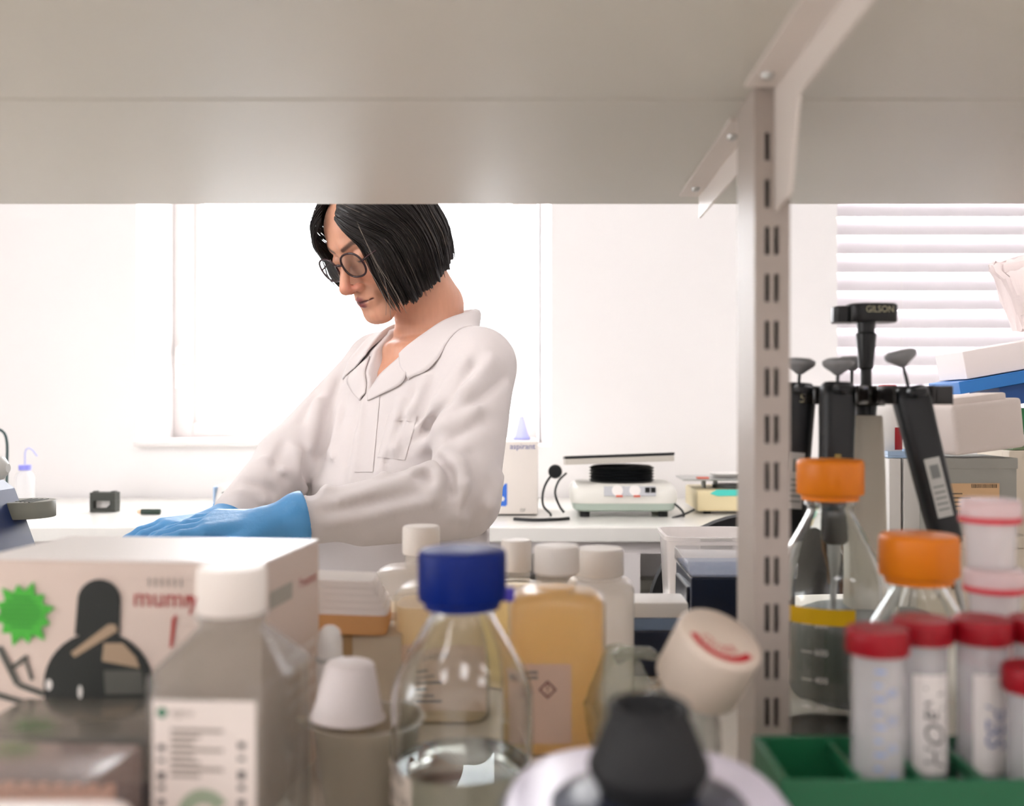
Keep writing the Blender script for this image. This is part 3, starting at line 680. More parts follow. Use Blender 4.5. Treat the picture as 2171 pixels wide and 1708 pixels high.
hd.loft([rsq(.0225, .016, 3.2, 44, hz0, cx=.0045), rsq(.0235, .017, 3.2, 44, hz0+.0015, cx=.0045), rsq(.0235, .017, 3.2, 44, hz1-.0015, cx=.0045), rsq(.022, .0155, 3.2, 44, hz1, cx=.0045)])
hd.loft([rsq(.0085, .011, 3, 30, hz0, cx=-.0225, cy=.004), rsq(.009, .0115, 3, 30, hz0+.0012, cx=-.0225, cy=.004), rsq(.009, .0115, 3, 30, hz1-.003, cx=-.0225, cy=.004), rsq(.008, .0105, 3, 30, hz1-.002, cx=-.0225, cy=.004)])
hnd = hd.build('handle', BLACK, ca, 40)
k = MB(); text_geo('GILSON', .0088, FRONT(.0075, -.0176, cz(659)), k, sx=.86); k.build('lettering', mat('pale_gold_ink', (196, 190, 160), .5), hnd, recalc=False)
# seven-arm holder ring
arm_ang = [-165, -128, -76, -22, 30, 83, 140]
hub = MB().lathe([(0, cz(860)), (.017, cz(860)), (.018, cz(856)), (.018, cz(822)), (.017, cz(818)), (0, cz(818))], 36).build('hub', SMOKE, ca, 40)
for a in arm_ang:
    m = MB(); M = Rt(a, 'Z')
    m.box((.034, 0, cz(838)), (.040, .009, .015), .002, M=M)
    for s_ in (-1, 1): m.box((.066, s_*.0195, cz(838)), (.022, .003, .017), .001, M=M)
    m.box((.0535, 0, cz(838)), (.005, .042, .017), .002, M=M)
    m.build('holder_arm', SMOKE, ca, 40)
PBK = mat('pipette_black', (24, 27, 30), .42); KNOB = mat('pipette_button_grey', (148, 150, 152), .45); LABW = mat('silver_label', (206, 206, 202), .4)
def pipette(label, ang_deg, lift, splay, face=None, lab=True, num=None, dz=0):
    a = math.radians(ang_deg); r = .0725
    loc = Vector((CX+r*math.cos(a), CY+r*math.sin(a), BENCH+cz(850)+dz))
    a2 = a if face is None else math.radians(face); out = Vector((math.cos(a2), math.sin(a2), 0))
    zax = (Vector((0, 0, 1))-out*math.tan(math.radians(splay))).normalized()
    yax = (zax.cross(Vector((1, 0, 0)))).normalized(); xax = yax.cross(zax)
    R3 = Matrix((xax, yax, zax)).transposed().to_4x4()
    t = thing('pipette', label, 'pipette', loc, rot=R3.to_euler(), group='pipettes on the carousel')
    MB().loft([rsq(.0085, .0085, 3, 32, -.132), rsq(.0125, .011, 3, 32, -.128), rsq(.0138, .0125, 3, 32, -.10), rsq(.0150, .0135, 3, 32, -.03), rsq(.0158, .0140, 3, 32, .0), rsq(.0150, .0130, 3, 32, .009), rsq(.0115, .0105, 2.4, 32, .013)]).build('grip', PBK, t, 40)
    MB().loft([rsq(.004, .007, 3, 20, .002, cy=-.018), rsq(.0085, .0105, 3, 20, .004, cy=-.015), rsq(.0085, .0105, 3, 20, .008, cy=-.015), rsq(.006, .008, 3, 20, .011, cy=-.012)]).build('finger_rest', PBK, t, 40)
    MB().lathe([(.0016, .010), (.0016, .016+lift)], 12).build('plunger_rod', DGREY, t, 60)
    MB().lathe([(0, .015+lift), (.003, .0155+lift), (.006, .018+lift), (.0125, .0225+lift), (.0140, .025+lift), (.0138, .028+lift), (.010, .0302+lift), (0, .0306+lift)], 44, ridge=-.0003).build('plunger_button', KNOB, t, 50)
    MB().lathe([(0, -.19), (.0024, -.19), (.0034, -.165), (.0055, -.150), (.0068, -.131), (0, -.131)], 24).build('tip_cone', LGREY, t, 50)
    MB().tube([(-.011, 0, -.125), (-.0095, 0, -.138), (-.0045, 0, -.155), (-.0042, 0, -.168)], [.0022, .002, .0016, .0016], 8).build('ejector_arm', mat('brown_metal', (120, 84, 50), .35, .4), t, 50)
    if lab:
        k = MB(); vs = []
        quad(k, -.0075, .0062, -.104, -.052, FRONT(0, -.0140, 0)); lo = k.build('label', LABW, t)
        k = MB(); quad(k, -.0045, .0035, -.070, -.058, FRONT(0, -.0143, 0))
        for i in range(5): quad(k, -.0055, .0045, -.098+.005*i, -.0965+.005*i, FRONT(0, -.0143, 0))
        k.build('label_print', MGREY, lo, recalc=False)
    else:
        k = MB(); quad(k, -.0025, .0028, -.085, -.052, FRONT(-.003, -.0148, 0)); k.build('gold_mark', mat('gold_print', (176, 150, 84), .4, .3), t)
    if num:
        k = MB(); text_geo(num, .012, FRONT(0, -.0163, -.002), k); k.build('number', mat('pale_gold_ink', (196, 190, 160), .5), t, recalc=False)
    return t
pipette('black pipette with low label at the left of the carousel, beside the white post', -165, .006, 4, dz=.004, num='5')
pipette('black pipette facing the camera on the carousel, thin gold mark on its grip', -128, .004, 3, lab=False, dz=.004)
pipette('black pipette right of the carousel pole, tilted, with a silver label', -76, .016, 13, face=-20)
pipette('black pipette behind the carousel pole, only its button clearly visible', 83, .016, 3)
# ------------------------------------------------------------------ things behind the carousel
gb = thing('grey_carton', 'grey carton with an orange barcode label behind the carousel', 'box', (P(2040, 1, 1.22).x, 1.22, BENCH+.1185), .03)
GC = mat('grey_card', (172, 171, 164), .7, var=.06, vscale=60)
hx = .0475; hh_ = EYE-(972-VPY)*1.185/FPX-BENCH-.1185
MB().b2(-hx-.005, hx, -.04, .05, 0, hh_, .001).build('carton_body', GC, gb)
MB().b2(-hx-.006, hx+.001, -.041, .051, hh_-.012, hh_+.001, .001).build('carton_lid', GC, gb)
k = MB(); quad(k, -.043, .026, .016, .062, FRONT(0, -.0412, 0)); ol = k.build('barcode_label', mat('orange_label', (228, 188, 144), .6), gb)
k = MB(); rs = random.Random(4)
x = -.036
while x < .018:
    w_ = rs.choice((.0008, .0014, .002)); quad(k, x, x+w_, .019, .030, FRONT(0, -.0414, 0)); x += w_+rs.choice((.0008, .0012))
x = -.008
while x < .022:
    w_ = rs.choice((.0006, .001, .0014)); quad(k, x, x+w_, .0565, .061, FRONT(0, -.0414, 0)); x += w_+.0009
for i in range(4): quad(k, -.039, -.039+.02+.01*(i % 2), .049-.005*i, .0505-.005*i, FRONT(0, -.0414, 0))
k.build('barcode', mat('brown_black_ink', (92, 74, 58), .6), ol, recalc=False)
cr = thing('cream_box', 'cream box under the grey carton', 'box', (P(2040, 1, 1.22).x, 1.22, BENCH), 0)
MB().b2(-.058, .06, -.05, .055, 0, .104, .001).build('box_body', mat('cream_card', (226, 214, 196), .6), cr); MB().b2(-.0595, .0615, -.0515, .0565, .1045, .118, .001).build('box_lid', mat('cream_card', (226, 214, 196), .6), cr)
fb = thing('foam_box', 'tilted white foam box resting on the grey carton', 'box', (P(2072, 1, 1.2).x, 1.205, gb.location.z+hh_+.0090), rot=(0, math.radians(-6), math.radians(12)))
FOAM = mat('white_foam_box', (238, 226, 220), .7)
MB().box((0, 0, .030), (.094, .062, .060), .006, seg=3).build('box_body', FOAM, fb, 40)
MB().box((-.008, 0, .0630), (.074, .054, .010), .003).build('lid_step', FOAM, fb, 40)
# two white binders, jar with red label on them
for i, (x0, x1) in enumerate(((1862, 1886), (1891, 1936))):
    t = thing('white_binder', ('narrow' if i == 0 else 'wide')+' white upright binder behind the carousel pole', 'binder', (P((x0+x1)/2, 1, 1.26).x, 1.26, BENCH))
    w_ = (x1-x0)*1.26/FPX/2; h_ = EYE-(972-VPY)*1.22/FPX-BENCH
    m = MB().b2(-w_, w_, -.04, -.036, 0, h_, .001).b2(-w_, -w_+.002, -.036, .05, 0, h_).b2(w_-.002, w_, -.036, .05, 0, h_); m.build('cover', WHITE, t)
    MB().b2(-w_+.0025, w_-.0025, -.034, .048, .003, h_-.004).build('pages', WHITEP, t)
    k = MB().lathe([(.006, 0), (.0045, .001), (.0045, .0015)], 24, M=FRONT(0, -.0405, h_*.3)); k.build('finger_ring', STEEL, t)
jz = EYE-(972-VPY)*1.22/FPX
tr = thing('blue_tray', 'pale blue shallow tray lying on the white binders', 'tray', (P(1898, 1, 1.26).x, 1.26, jz+.0005))
m = MB().b2(-.022, .022, -.036, .044, 0, .003, .001).b2(-.022, -.020, -.036, .044, .003, .0085).b2(.020, .022, -.036, .044, .003, .0085).b2(-.020, .020, -.036, -.034, .003, .0085).b2(-.020, .020, .042, .044, .003, .0085)
m.build('tray_body', mat('pale_blue_plastic', (170, 196, 226), .4), tr)
jr = thing('white_jar', 'white jar with a red cap and red label standing in the pale blue tray', 'jar', (P(1884, 1, 1.258).x, 1.262, jz+.0038))
ja = EYE-(815-VPY)*1.25/FPX-jz-.004
MB().lathe([(0, 0), (.0165, 0), (.0175, .002), (.0175, ja*.62), (.015, ja*.7), (.0095, ja*.76), (.0095, ja-.008), (0, ja-.008)], 36).build('jar_body', WHITE, jr, 50)
MB().lathe([(0, ja-.009), (.0108, ja-.009), (.0112, ja-.001), (.010, ja), (0, ja)], 40, ridge=-.0003).build('cap', mat('bright_red_plastic', (206, 30, 36), .4), jr, 50)
k = MB(); curved_sheet(k, .0178, 10, 80, .006, .034); k.build('red_label', mat('red_label', (168, 24, 34), .5), jr)
# right hand stack : cream box, green rack, blue rack, white box, bag
X2 = P(2215, 1, 1.3).x
b1 = thing('storage_box', 'cream storage box with a dark blue stripe at the right edge', 'box', (X2, 1.325, BENCH)); q1 = EYE-(955-VPY)*1.28/FPX-BENCH
MB().b2(-.056, .1, -.045, .05, 0, q1, .001).build('box_body', mat('cream_card', (226, 214, 196), .6), b1); MB().b2(-.031, -.024, -.0465, -.045, .002, q1-.002).build('blue_stripe', NAVY, b1)
b2_ = thing('green_rack', 'green tube rack on the cream storage box', 'rack', (X2, 1.325, BENCH+q1+.0006)); q2 = (955-866)*1.28/FPX
G2 = mat('grass_green_plastic', (32, 116, 62), .4)
MB().b2(-.05, .1, -.042, .045, q2-.034, q2, .001).build('top_tray', G2, b2_); MB().b2(-.05, .1, -.042, .045, 0, .006, .001).build('bottom_tray', mat('dull_green_plastic', (120, 138, 104), .5), b2_)
for x in (-.046, .09):
    for y in (-.038, .038): MB().b2(x, x+.006, y-.003, y+.003, .006, q2-.034).build('rack_post', BLACK, b2_)
b3 = thing('blue_rack', 'blue rack tilted on top of the green rack', 'rack', (X2, 1.325, BENCH+q1+q2+.0135), rot=(0, math.radians(-10), 0))
BLR = mat('sky_blue_plastic', (44, 122, 200), .4); BLD = mat('deep_blue_plastic', (26, 74, 140), .4)
MB().b2(-.118, .1, -.05, .05, .026, .042, .001).build('rim', BLR, b3); MB().b2(-.066, .095, -.046, .046, 0, .026, .001).build('rack_body', BLD, b3)
b4 = thing('white_carton', 'white carton lying on the tilted blue rack', 'box', (X2+.003, 1.325, BENCH+q1+q2+.0135+.0445), rot=(0, math.radians(-10), 0))
MB().b2(-.115, .1, -.045, .045, 0, .036, .001).build('carton_body', mat('blush_white_card', (238, 228, 226), .6), b4); MB().b2(-.02, -.0195, -.0452, .0452, 0, .0362).build('seam', LGREY, b4)
bgx = thing('white_bag', 'white paper bag standing at the right edge', 'bag', (P(2200, 1, 1.3).x, 1.315, BENCH+q1+q2+.107), rot=(0, math.radians(-9), 0))
rs = np.random.RandomState(5); secs = []
for k_, (zz, w_, d_) in enumerate(((0, .022, .02), (.02, .024, .022), (.045, .03, .022), (.07, .036, .018), (.082, .042, .012), (.09, .044, .008), (.094, .038, .005))):
    s_ = rsq(w_, d_, 3, 40, zz); secs.append([(x+rs.normal()*.0012, y+rs.normal()*.0012, z_+rs.normal()*.0012) for x, y, z_ in s_])
MB().loft(secs).build('bag_body', mat('white_bag_paper', (230, 216, 214), .8, bump=.4, bscale=70), bgx, 30)
k = MB(); k.box((-.006, -.0115, .083), (.05, .004, .012), .0015); k.build('folded_top', mat('white_bag_paper', (230, 216, 214), .8), bgx, 40)
# ------------------------------------------------------------------ tip boxes left of the post
BOXC = clear('clear_lid', (.94, .94, .95), 1.2, .05, milk=.14, milkcol=(.85, .83, .85))
nv = thing('tip_box', 'navy tip box with a clear hinged lid just left of the post', 'box', (P(1462, 1, 1.06).x, 1.06, BENCH), math.radians(0))
bt = EYE-(1190-VPY)*1.06/FPX-BENCH; bs = EYE-(1225-VPY)*1.06/FPX-BENCH
MB().b2(.002, .108, .002, .120, 0, bs, .002).build('box_base', NAVY, nv)
MB().b2(0, .110, 0, .122, bs, bt, .003).build('lid', BOXC, nv, 40)
MB().b2(.0035, .1065, .0035, .1185, bs+.0005, bs+.003).build('tip_tray', mat('steel_blue_plastic', (120, 136, 164), .5), nv)
MB().b2(-.001, .0035, .015, .105, .012, bs-.012, .002).build('side_grip', mat('ink_blue_plastic', (10, 18, 36), .3), nv)
MB().b2(.055, .085, -.0015, .001, bs+.002, bt-.006, .0006).build('lid_latch', BOXC, nv)
wc = thing('white_tub', 'white plastic tub behind the clear-lidded navy tip box', 'tub', (P(1405, 1, 1.25).x+.062, 1.275, BENCH))
wh = EYE-(1138-VPY)*1.225/FPX-BENCH
s_ = [rsq(.052, .046, 7, 48, 0), rsq(.054, .048, 7, 48, .004), rsq(.059, .053, 7, 48, wh-.006), rsq(.062, .056, 7, 48, wh-.005), rsq(.062, .056, 7, 48, wh), rsq(.058, .052, 7, 48, wh), rsq(.052, .046, 7, 48, .006)]
MB().loft(s_, cap1=True).build('tub_body', clear('white_polypropylene', (1, 1, 1), .5, .25, milk=.92, milkcol=(.93, .89, .87), trl=.4), wc, 40)
MB().box((0, -.0565, wh-.0025), (.04, .002, .004), .0008).build('rim_lip', WHITE, wc)
sb = thing('tip_box', 'small tip box with white lid and navy base right of the white bottle', 'box', (P(1336, 1, 1.0).x, 1.0, BENCH))
t0_ = EYE-(1277-VPY)/FPX-BENCH; t1_ = EYE-(1310-VPY)/FPX-BENCH; t2_ = EYE-(1336-VPY)/FPX-BENCH
MB().b2(0, .058, 0, .05, 0, t2_, .002).build('box_base', NAVY, sb); MB().b2(0, .058, 0, .05, t2_, t1_, .001).build('middle_band', mat('slate_blue_plastic', (120, 140, 170), .45), sb); MB().b2(-.001, .059, -.001, .051, t1_, t0_, .003).build('lid', WHITE, sb, 40)
# ------------------------------------------------------------------ black chair in the aisle
ch = thing('office_chair', 'black round-backed chair in the aisle behind the tip boxes', 'chair', (.425, 1.86, 0))
bh = EYE-(1092-VPY)*1.93/FPX
s_ = []
for i in range(2):
    y = .075+.035*i
    s_.append([(.215*math.cos(2*math.pi*j/48), y+.03*(abs(math.cos(2*math.pi*j/48))**2)*-1, bh-.19+.19*math.sin(2*math.pi*j/48)) for j in range(48)])
MB().loft(s_).build('backrest', mat('black_upholstery', (16, 17, 18), .75), ch, 40)
MB().loft([rsq(.20, .19, 3, 40, .44, cy=-.08), rsq(.215, .205, 3, 40, .46, cy=-.08), rsq(.215, .205, 3, 40, .49, cy=-.08), rsq(.19, .18, 3, 40, .505, cy=-.08)]).build('seat', mat('black_upholstery', (16, 17, 18), .75), ch, 40)
MB().tube([(0, -.02, .44), (0, .13, .46), (0, .14, .6), (0, .1, bh-.22)], .014, 10).build('back_bar', BLACK, ch, 50)
MB().lathe([(0, .09), (.03, .09), (.03, .25), (.018, .26), (.018, .44), (0, .44)], 24, M=Tr(0, -.06, 0)).build('gas_column', STEEL, ch, 40)
for i in range(5):
    a = math.radians(20+72*i); e = (.2*math.cos(a), -.06+.2*math.sin(a))
    lg = MB().tube([(0, -.06, .11), (e[0], e[1], .065)], [.022, .014], 8).build('base_leg', BLACK, ch, 50)
    MB().lathe([(0, -.011), (.026, -.011), (.028, 0), (.026, .011), (0, .011)], 20, M=Tr(e[0], e[1], .028) @ Rt(90, 'X')).build('castor', RUBBER, lg, 40)
# ------------------------------------------------------------------ things on the window bench
def bz(py, d): return EYE-(py-VPY)*d/FPX-BENCH
D = 2.42
rs_ = thing('rocking_shaker', 'white rocking shaker with black bellows and tilted platform on the window bench', 'shaker', (P(1322, 1, D).x, D+.06, BENCH))
SHW = mat('shaker_white', (232, 230, 222), .35); SHG = mat('shaker_grey_green', (176, 190, 178), .4)
hw = 113*D/FPX
MB().loft([rsq(hw*.90, .088, 8, 48, .014), rsq(hw*.95, .094, 8, 48, .018), rsq(hw*.97, .097, 8, 48, .034)]).build('lower_shell', SHG, rs_, 40)
MB().loft([rsq(hw*.98, .098, 8, 48, .034), rsq(hw, .1, 8, 48, .040), rsq(hw, .1, 8, 48, .058), rsq(hw*.96, .094, 7, 48, .072), rsq(hw*.9, .085, 6, 48, .080)]).build('upper_shell', SHW, rs_, 40)
k = MB(); k.box((0, 0, 0), (.125, .003, .024), .001, M=Tr(.012, -.0985, .064) @ Rt(-20, 'X')); pl = k.build('control_panel', mat('panel_grey', (190, 192, 196), .4), rs_)
for i, x in enumerate((-.018, .024)):
    kn = MB().lathe([(0, -.012), (.0125, -.012), (.0135, -.004), (.0135, 0), (0, 0)], 28, M=Tr(x, -.100, .066) @ Rt(-110, 'X') @ Rt(180, 'X')).build('knob', WHITE, pl, 40)
    k = MB(); k.box((x+.004, -.1085, .053), (.016, .003, .005), .001); k.build('red_pointer', mat('coral_plastic', (222, 110, 90), .4), pl)
for x in (.054, .068): MB().box((x, -.101, .067), (.011, .004, .012), .001).build('switch', BLACK, pl)
bel = [(0, .079)]
for i in range(5): bel += [(.076, .081+.0075*i), (.082, .0845+.0075*i)]
bel += [(.072, .120), (0, .120)]
MB().lathe(bel, 48).build('bellows', BLACK, rs_, 20)
M = Tr(-.012, 0, .133) @ Rt(-2, 'Y') @ Rt(-3.5, 'X')
MB().box((0, 0, .0), (.262, .20, .014), .002, M=M).build('platform', mat('platform_grey', (196, 190, 180), .4), rs_); MB().box((0, 0, .0105), (.264, .202, .0065), .001, M=M).build('rubber_mat', BLACK, rs_)
for sx in (-1, 1):
    for sy in (-1, 1): MB().lathe([(0, 0), (.012, 0), (.012, .016), (0, .016)], 16, M=Tr(sx*.095, sy*.07, 0)).build('foot', RUBBER, rs_)
# cables beside the shaker
def cable(name, label, pts, r=.0028, plug=None, m=None):
    t = thing(name, label, 'cable', pts[0] if not isinstance(pts[0], Vector) else tuple(pts[0]))
    o = Vector(t.location); cu = []
    P_ = [Vector(p)-o for p in pts]; n = len(P_)
    for i in range(n-1):
        a, b, c, d = P_[max(i-1, 0)], P_[i], P_[i+1], P_[min(i+2, n-1)]
        for k in range(8):
            s = k/8; cu.append(.5*((2*b)+(c-a)*s+(2*a-5*b+4*c-d)*s*s+(3*b-a-3*c+d)*s**3))
    cu.append(P_[-1])
    MB().tube(cu, r, 8).build('cord', m or BLACK, t, 60)
    if plug is not None:
        MB().lathe([(0, -.013), (.015, -.013), (.017, -.009), (.017, .009), (.013, .013), (0, .013)], 24, M=Tr(*(P_[plug])) @ Rt(90, 'X')).build('plug', BLACK, t, 40)
    return t
cable('power_cable', 'black mains cable with round plug hanging beside the shaker', [P(1177, 999, 2.44), P(1160, 1020, 2.42), P(1151, 1045, 2.42), P(1152, 1072, 2.42), P(1168, 1092, 2.42), P(1150, 1101, 2.42), P(1140, 1104, 2.42)], plug=0)
cable('power_cable', 'thin black cable looping under the left end of the shaker platform', [P(1200, 1003, 2.48), P(1184, 1020, 2.40), P(1177, 1045, 2.36), P(1186, 1072, 2.36), P(1196, 1086, 2.36)])
cable('power_cable', 'flat black cable lying in front of the shaker', [(P(1090, 1, 2.33).x, 2.33, BENCH+.003), (P(1130, 1, 2.31).x, 2.31, BENCH+.003), (P(1180, 1, 2.32).x, 2.32, BENCH+.003), (P(1206, 1, 2.34).x, 2.34, BENCH+.003)], r=.0045)
cable('power_cable', 'thin black cable right of the shaker', [P(1428, 1066, 2.40), P(1446, 1082, 2.40), P(1448, 1096, 2.40), P(1425, 1098, 2.38), P(1450, 1090, 2.40), P(1472, 1080, 2.42)])
# beige shaker further right
by = thing('orbital_shaker', 'beige orbital shaker with turquoise panel and white dish on top', 'shaker', (P(1478, 1, 2.45).x, 2.45, BENCH)); bt_ = bz(1040, 2.45)
BEI = mat('beige_enamel', (232, 216, 174), .4)
MB().b2(0, .2, 0, .2, .008, bt_, .006).build('housing', BEI, by, 40)
MB().prism([(.032, .052), (.048, .062), (.2, .062), (.2, .048), (.05, .046)], -.0022, .0, 0).build('turquoise_panel', mat('turquoise_print', (84, 214, 200), .4), by)
for x in (.052, .088): MB().lathe([(0, -.005), (.006, -.005), (.006, 0), (0, 0)], 16, M=Tr(x, -.001, .055) @ Rt(-90, 'X') @ Rt(180, 'X')).build('button', mat('button_green', (28, 128, 90), .4), by)
MB().lathe([(0, bt_), (.055, bt_), (.055, bt_+.008), (0, bt_+.008)], 32, M=Tr(.11, .1, 0)).build('turntable', DGREY, by)
for x in (.03, .06): MB().b2(x, x+.005, .08, .12, bt_, bt_+.022).build('support', MGREY, by)
pf = MB().b2(-.03, .19, .03, .17, bt_+.022, bt_+.0265, .001).build('tray', STEEL, by)
MB().lathe([(0, bt_+.0266), (.03, bt_+.0266), (.046, bt_+.038), (.044, bt_+.038), (.028, bt_+.0285), (0, bt_+.0285)], 32, M=Tr(.09, .09, 0)).build('dish', WHITE, by, 50)
MB().box((.02, .04, bt_+.029), (.03, .02, .004), .001).build('red_clip', mat('coral_plastic', (222, 110, 90), .4), by)
for x in (.03, .17):
    for y in (.03, .17): MB().lathe([(0, 0), (.01, 0), (.01, .009), (0, .009)], 12, M=Tr(x, y, 0)).build('foot', RUBBER, by)
# white tower instrument behind the person
tw = thing('white_instrument', 'white upright instrument with blue lettering behind the person', 'instrument', (P(1140, 1, 2.42).x, 2.42, BENCH)); th_ = bz(935, 2.42)
MB().b2(-.2, 0, 0, .2, .004, th_, .006).build('housing', mat('ivory_enamel', (230, 222, 214), .4), tw, 40)
BLT = mat('blue_lettering', (60, 72, 150), .5); BLL = mat('blue_logo', (62, 116, 214), .45)
k = MB(); text_geo('aspirant', .0195, FRONT(-.006, -.0006, th_-.013), k, align='RIGHT'); k.build('lettering', BLT, tw, recalc=False)
k = MB(); text_geo('ISF', .012, FRONT(-.036, -.0006, .014), k); k.build('model_lettering', mat('grey_lettering', (150, 146, 140), .5), tw, recalc=False)
lx = -65*2.42/FPX-.018; M = FRONT(0, -.0006, 0)
k = MB(); k.add([(lx-.028, .024, 0), (lx+.014, .024, 0), (lx+.018, .028, 0), (lx+.018, .080, 0), (lx+.012, .078, 0)], [(0, 1, 2, 3, 4)], 0, M); k.build('logo', BLL, tw, recalc=False)
k = MB(); k.add([(lx+.006+.006*math.cos(i*.4), .042+.006*math.sin(i*.4), 0) for i in range(16)], [tuple(range(16))], 0, FRONT(0, -.0009, 0)); k.build('logo_dot', WHITE, tw, recalc=False)
lc = thing('wash_bottle', 'pale bottle with a lilac cone spout on the white instrument', 'bottle', (P(1105, 1, 2.52).x, 2.52, BENCH+th_+.0005))
LIL = clear('lilac_plastic', (.8, .8, 1), .5, .3, milk=.8, milkcol=(.72, .74, .98), trl=.5)
MB().lathe([(0, 0), (.022, 0), (.022, .005), (.018, .012), (.008, .05), (.0055, .058), (0, .059)], 28).build('cone', LIL, lc, 50); MB().lathe([(.0222, .0005), (.0236, .0005), (.0236, .004), (.0222, .004)], 28, close=True).build('collar', LIL, lc)
# wash bottle at the left
D = 2.6
wbt = thing('wash_bottle', 'wash bottle with lilac cap and bent spout at the left of the window bench', 'bottle', (P(53, 1, D).x, D, BENCH)); h0 = bz(996, D)
MB().lathe([(0, 0), (.022, 0), (.0235, .003), (.0235, h0-.02), (.019, h0-.008), (.013, h0-.003), (.013, h0+.002), (0, h0+.002)], 32).build('bottle_body', clear('milky_pe', (.97, .97, .97), .5, .2, milk=.7, milkcol=(.94, .93, .93)), wbt, 50)
MB().lathe([(0, h0), (.0155, h0), (.0155, h0+.013), (0, h0+.013)], 36, ridge=-.0004).build('cap', mat('lilac_cap', (150, 152, 240), .4), wbt, 50)
MB().tube([(0, 0, h0+.013), (0, 0, h0+.045), (.003, 0, h0+.054), (.010, 0, h0+.058), (.020, 0, h0+.052), (.032, 0, h0+.036)], .0022, 8).build('spout', LIL, wbt, 60)
# staple-gun like holder, pen, blue white device
sg = thing('black_holder', 'small black plastic holder with a light window on the window bench', 'holder', (P(190, 1, 2.5).x, 2.5, BENCH))
w_, h_ = 54*2.5/FPX, .050
out_ = [(0, 0), (w_*1.0, .002), (w_*.98, h_+.003), (w_*.86, h_+.0055), (w_*.12, h_), (.0, h_-.002)]; inn_ = [(w_*.14, .010), (w_*.66, .010), (w_*.78, .017), (w_*.78, .029), (w_*.14, .028)]
m = MB(); B_ = mat('charcoal_plastic', (52, 54, 48), .5)
n_ = len(out_)
m.b2(0, w_, 0, .03, 0, .010, .001).b2(0, w_, 0, .03, .029, h_, .001).b2(0, w_*.14, 0, .03, .010, .029).b2(w_*.79, w_, 0, .03, .010, .029)
m.prism([(w_*.62, .010), (w_*.8, .010), (w_*.8, .020)], .0, .03)
m.b2(w_*.06, w_*.22, .008, .022, h_, h_+.003, .0008).b2(w_*.78, w_*.95, .008, .022, h_, h_+.003, .0008)
m.build('holder_body', B_, sg); MB().b2(w_*.13, w_*.8, .018, .022, .009, .030).build('window_plate', WHITE, sg)
mp = thing('marker_pen', 'dark green marker pen with a tan end lying on the window bench', 'pen', (P(300, 1, 2.45).x, 2.45, BENCH+.0072))
MB().lathe([(0, 0), (.0068, 0), (.007, .001), (.007, .046), (.006, .047), (0, .047)], 20, M=Rt(90, 'Y')).build('barrel', mat('bottle_green_plastic', (32, 52, 40), .4), mp, 40)
MB().lathe([(0, -.010), (.0045, -.010), (.0055, 0), (0, 0)], 20, M=Rt(90, 'Y')).build('tan_end', mat('tan_plastic', (214, 178, 150), .5), mp, 40)
bd = thing('mini_centrifuge', 'small white and blue device beside the sleeve on the window bench', 'device', (P(450, 1, 2.3).x, 2.3, BENCH)); h_ = bz(1030, 2.3)
BLD2 = mat('cornflower_plastic', (72, 140, 196), .4)
MB().b2(0, .105, 0, .1, 0, h_*.52, .004).build('base', BLD2, bd, 40)
MB().loft([[(.003, .006, h_*.52), (.102, .006, h_*.52), (.102, .098, h_*.52), (.003, .098, h_*.52)], [(.008, .018, h_), (.098, .018, h_), (.098, .09, h_), (.008, .09, h_)]]).build('cover', WHITE, bd)
k = MB().box((.002, .05, h_*.6), (.004, .09, h_*.75), .001); k.build('side_trim', mat('pale_blue_plastic', (170, 196, 226), .4), bd)
k = MB(); M = Tr(.026, .0095, h_*.80) @ Rt(15, 'X') @ FRONT(0, 0, 0); k.add([(-.009, 0, 0), (0, -.0035, 0), (.009, 0, 0), (0, .0035, 0)], [(0, 1, 2, 3)], 0, M); k.build('badge', MGREY, bd, recalc=False)
MB().b2(.032, .06, .04, .07, h_, h_+.004, .001).build('latch', BLACK, bd)
# instrument cut by the left edge
D = 1.36
li = thing('bench_instrument', 'dark blue instrument with round grey stage cut by the left edge', 'instrument', (P(-25, 1, D).x, D, BENCH))
def lx_(px): return (px+25)*D/FPX
def lz_(py): return EYE-(py-VPY)*D/FPX-BENCH
NB = mat('midnight_enamel', (30, 46, 86), .35)
MB().prism([(lx_(-110), 0), (lx_(64), 0), (lx_(40), lz_(1165)), (lx_(6), lz_(1072)), (lx_(-6), lz_(1040)), (lx_(-60), lz_(1000)), (lx_(-110), lz_(1000))], -.045, .045).build('stand', NB, li)
MB().b2(lx_(30), lx_(41), -.0455, .0455, lz_(1168), lz_(1110)).build('edge_trim', NB, li) if False else None
dk = MB(); cxx, r_ = lx_(14), 61*D/FPX; z0, z1 = lz_(1104), lz_(1068)
dk.lathe([(0, z0), (r_*.98, z0), (r_, z0+.001), (r_, z1-.001), (r_*.98, z1), (0, z1)], 48, M=Tr(cxx, .05, 0))
st_ = dk.build('round_stage', mat('warm_grey_plastic', (126, 126, 116), .5), li, 40)
for i in range(4): MB().b2(cxx-.004+.008*i, cxx-.0015+.008*i, .03-.004*i, .072, z1-.0003, z1+.0008).build('stage_slot', DGREY, st_)
MB().lathe([(0, -.03), (.006, -.03), (.0155, -.022), (.017, -.012), (.017, 0), (0, 0)], 36, M=Tr(lx_(-12), -.02, lz_(990)) @ Rt(0, 'X') @ Rt(90, 'Y') @ Rt(180, 'X')).build('focus_knob', LGREY, li, 40)
MB().tube([(lx_(-55), 0, lz_(1005)), (lx_(-40), 0, lz_(960)), (lx_(-60), 0, lz_(915)), (lx_(-95), 0, lz_(900))], [.02, .018, .016, .014], 14).build('arm', LGREY, li, 50)
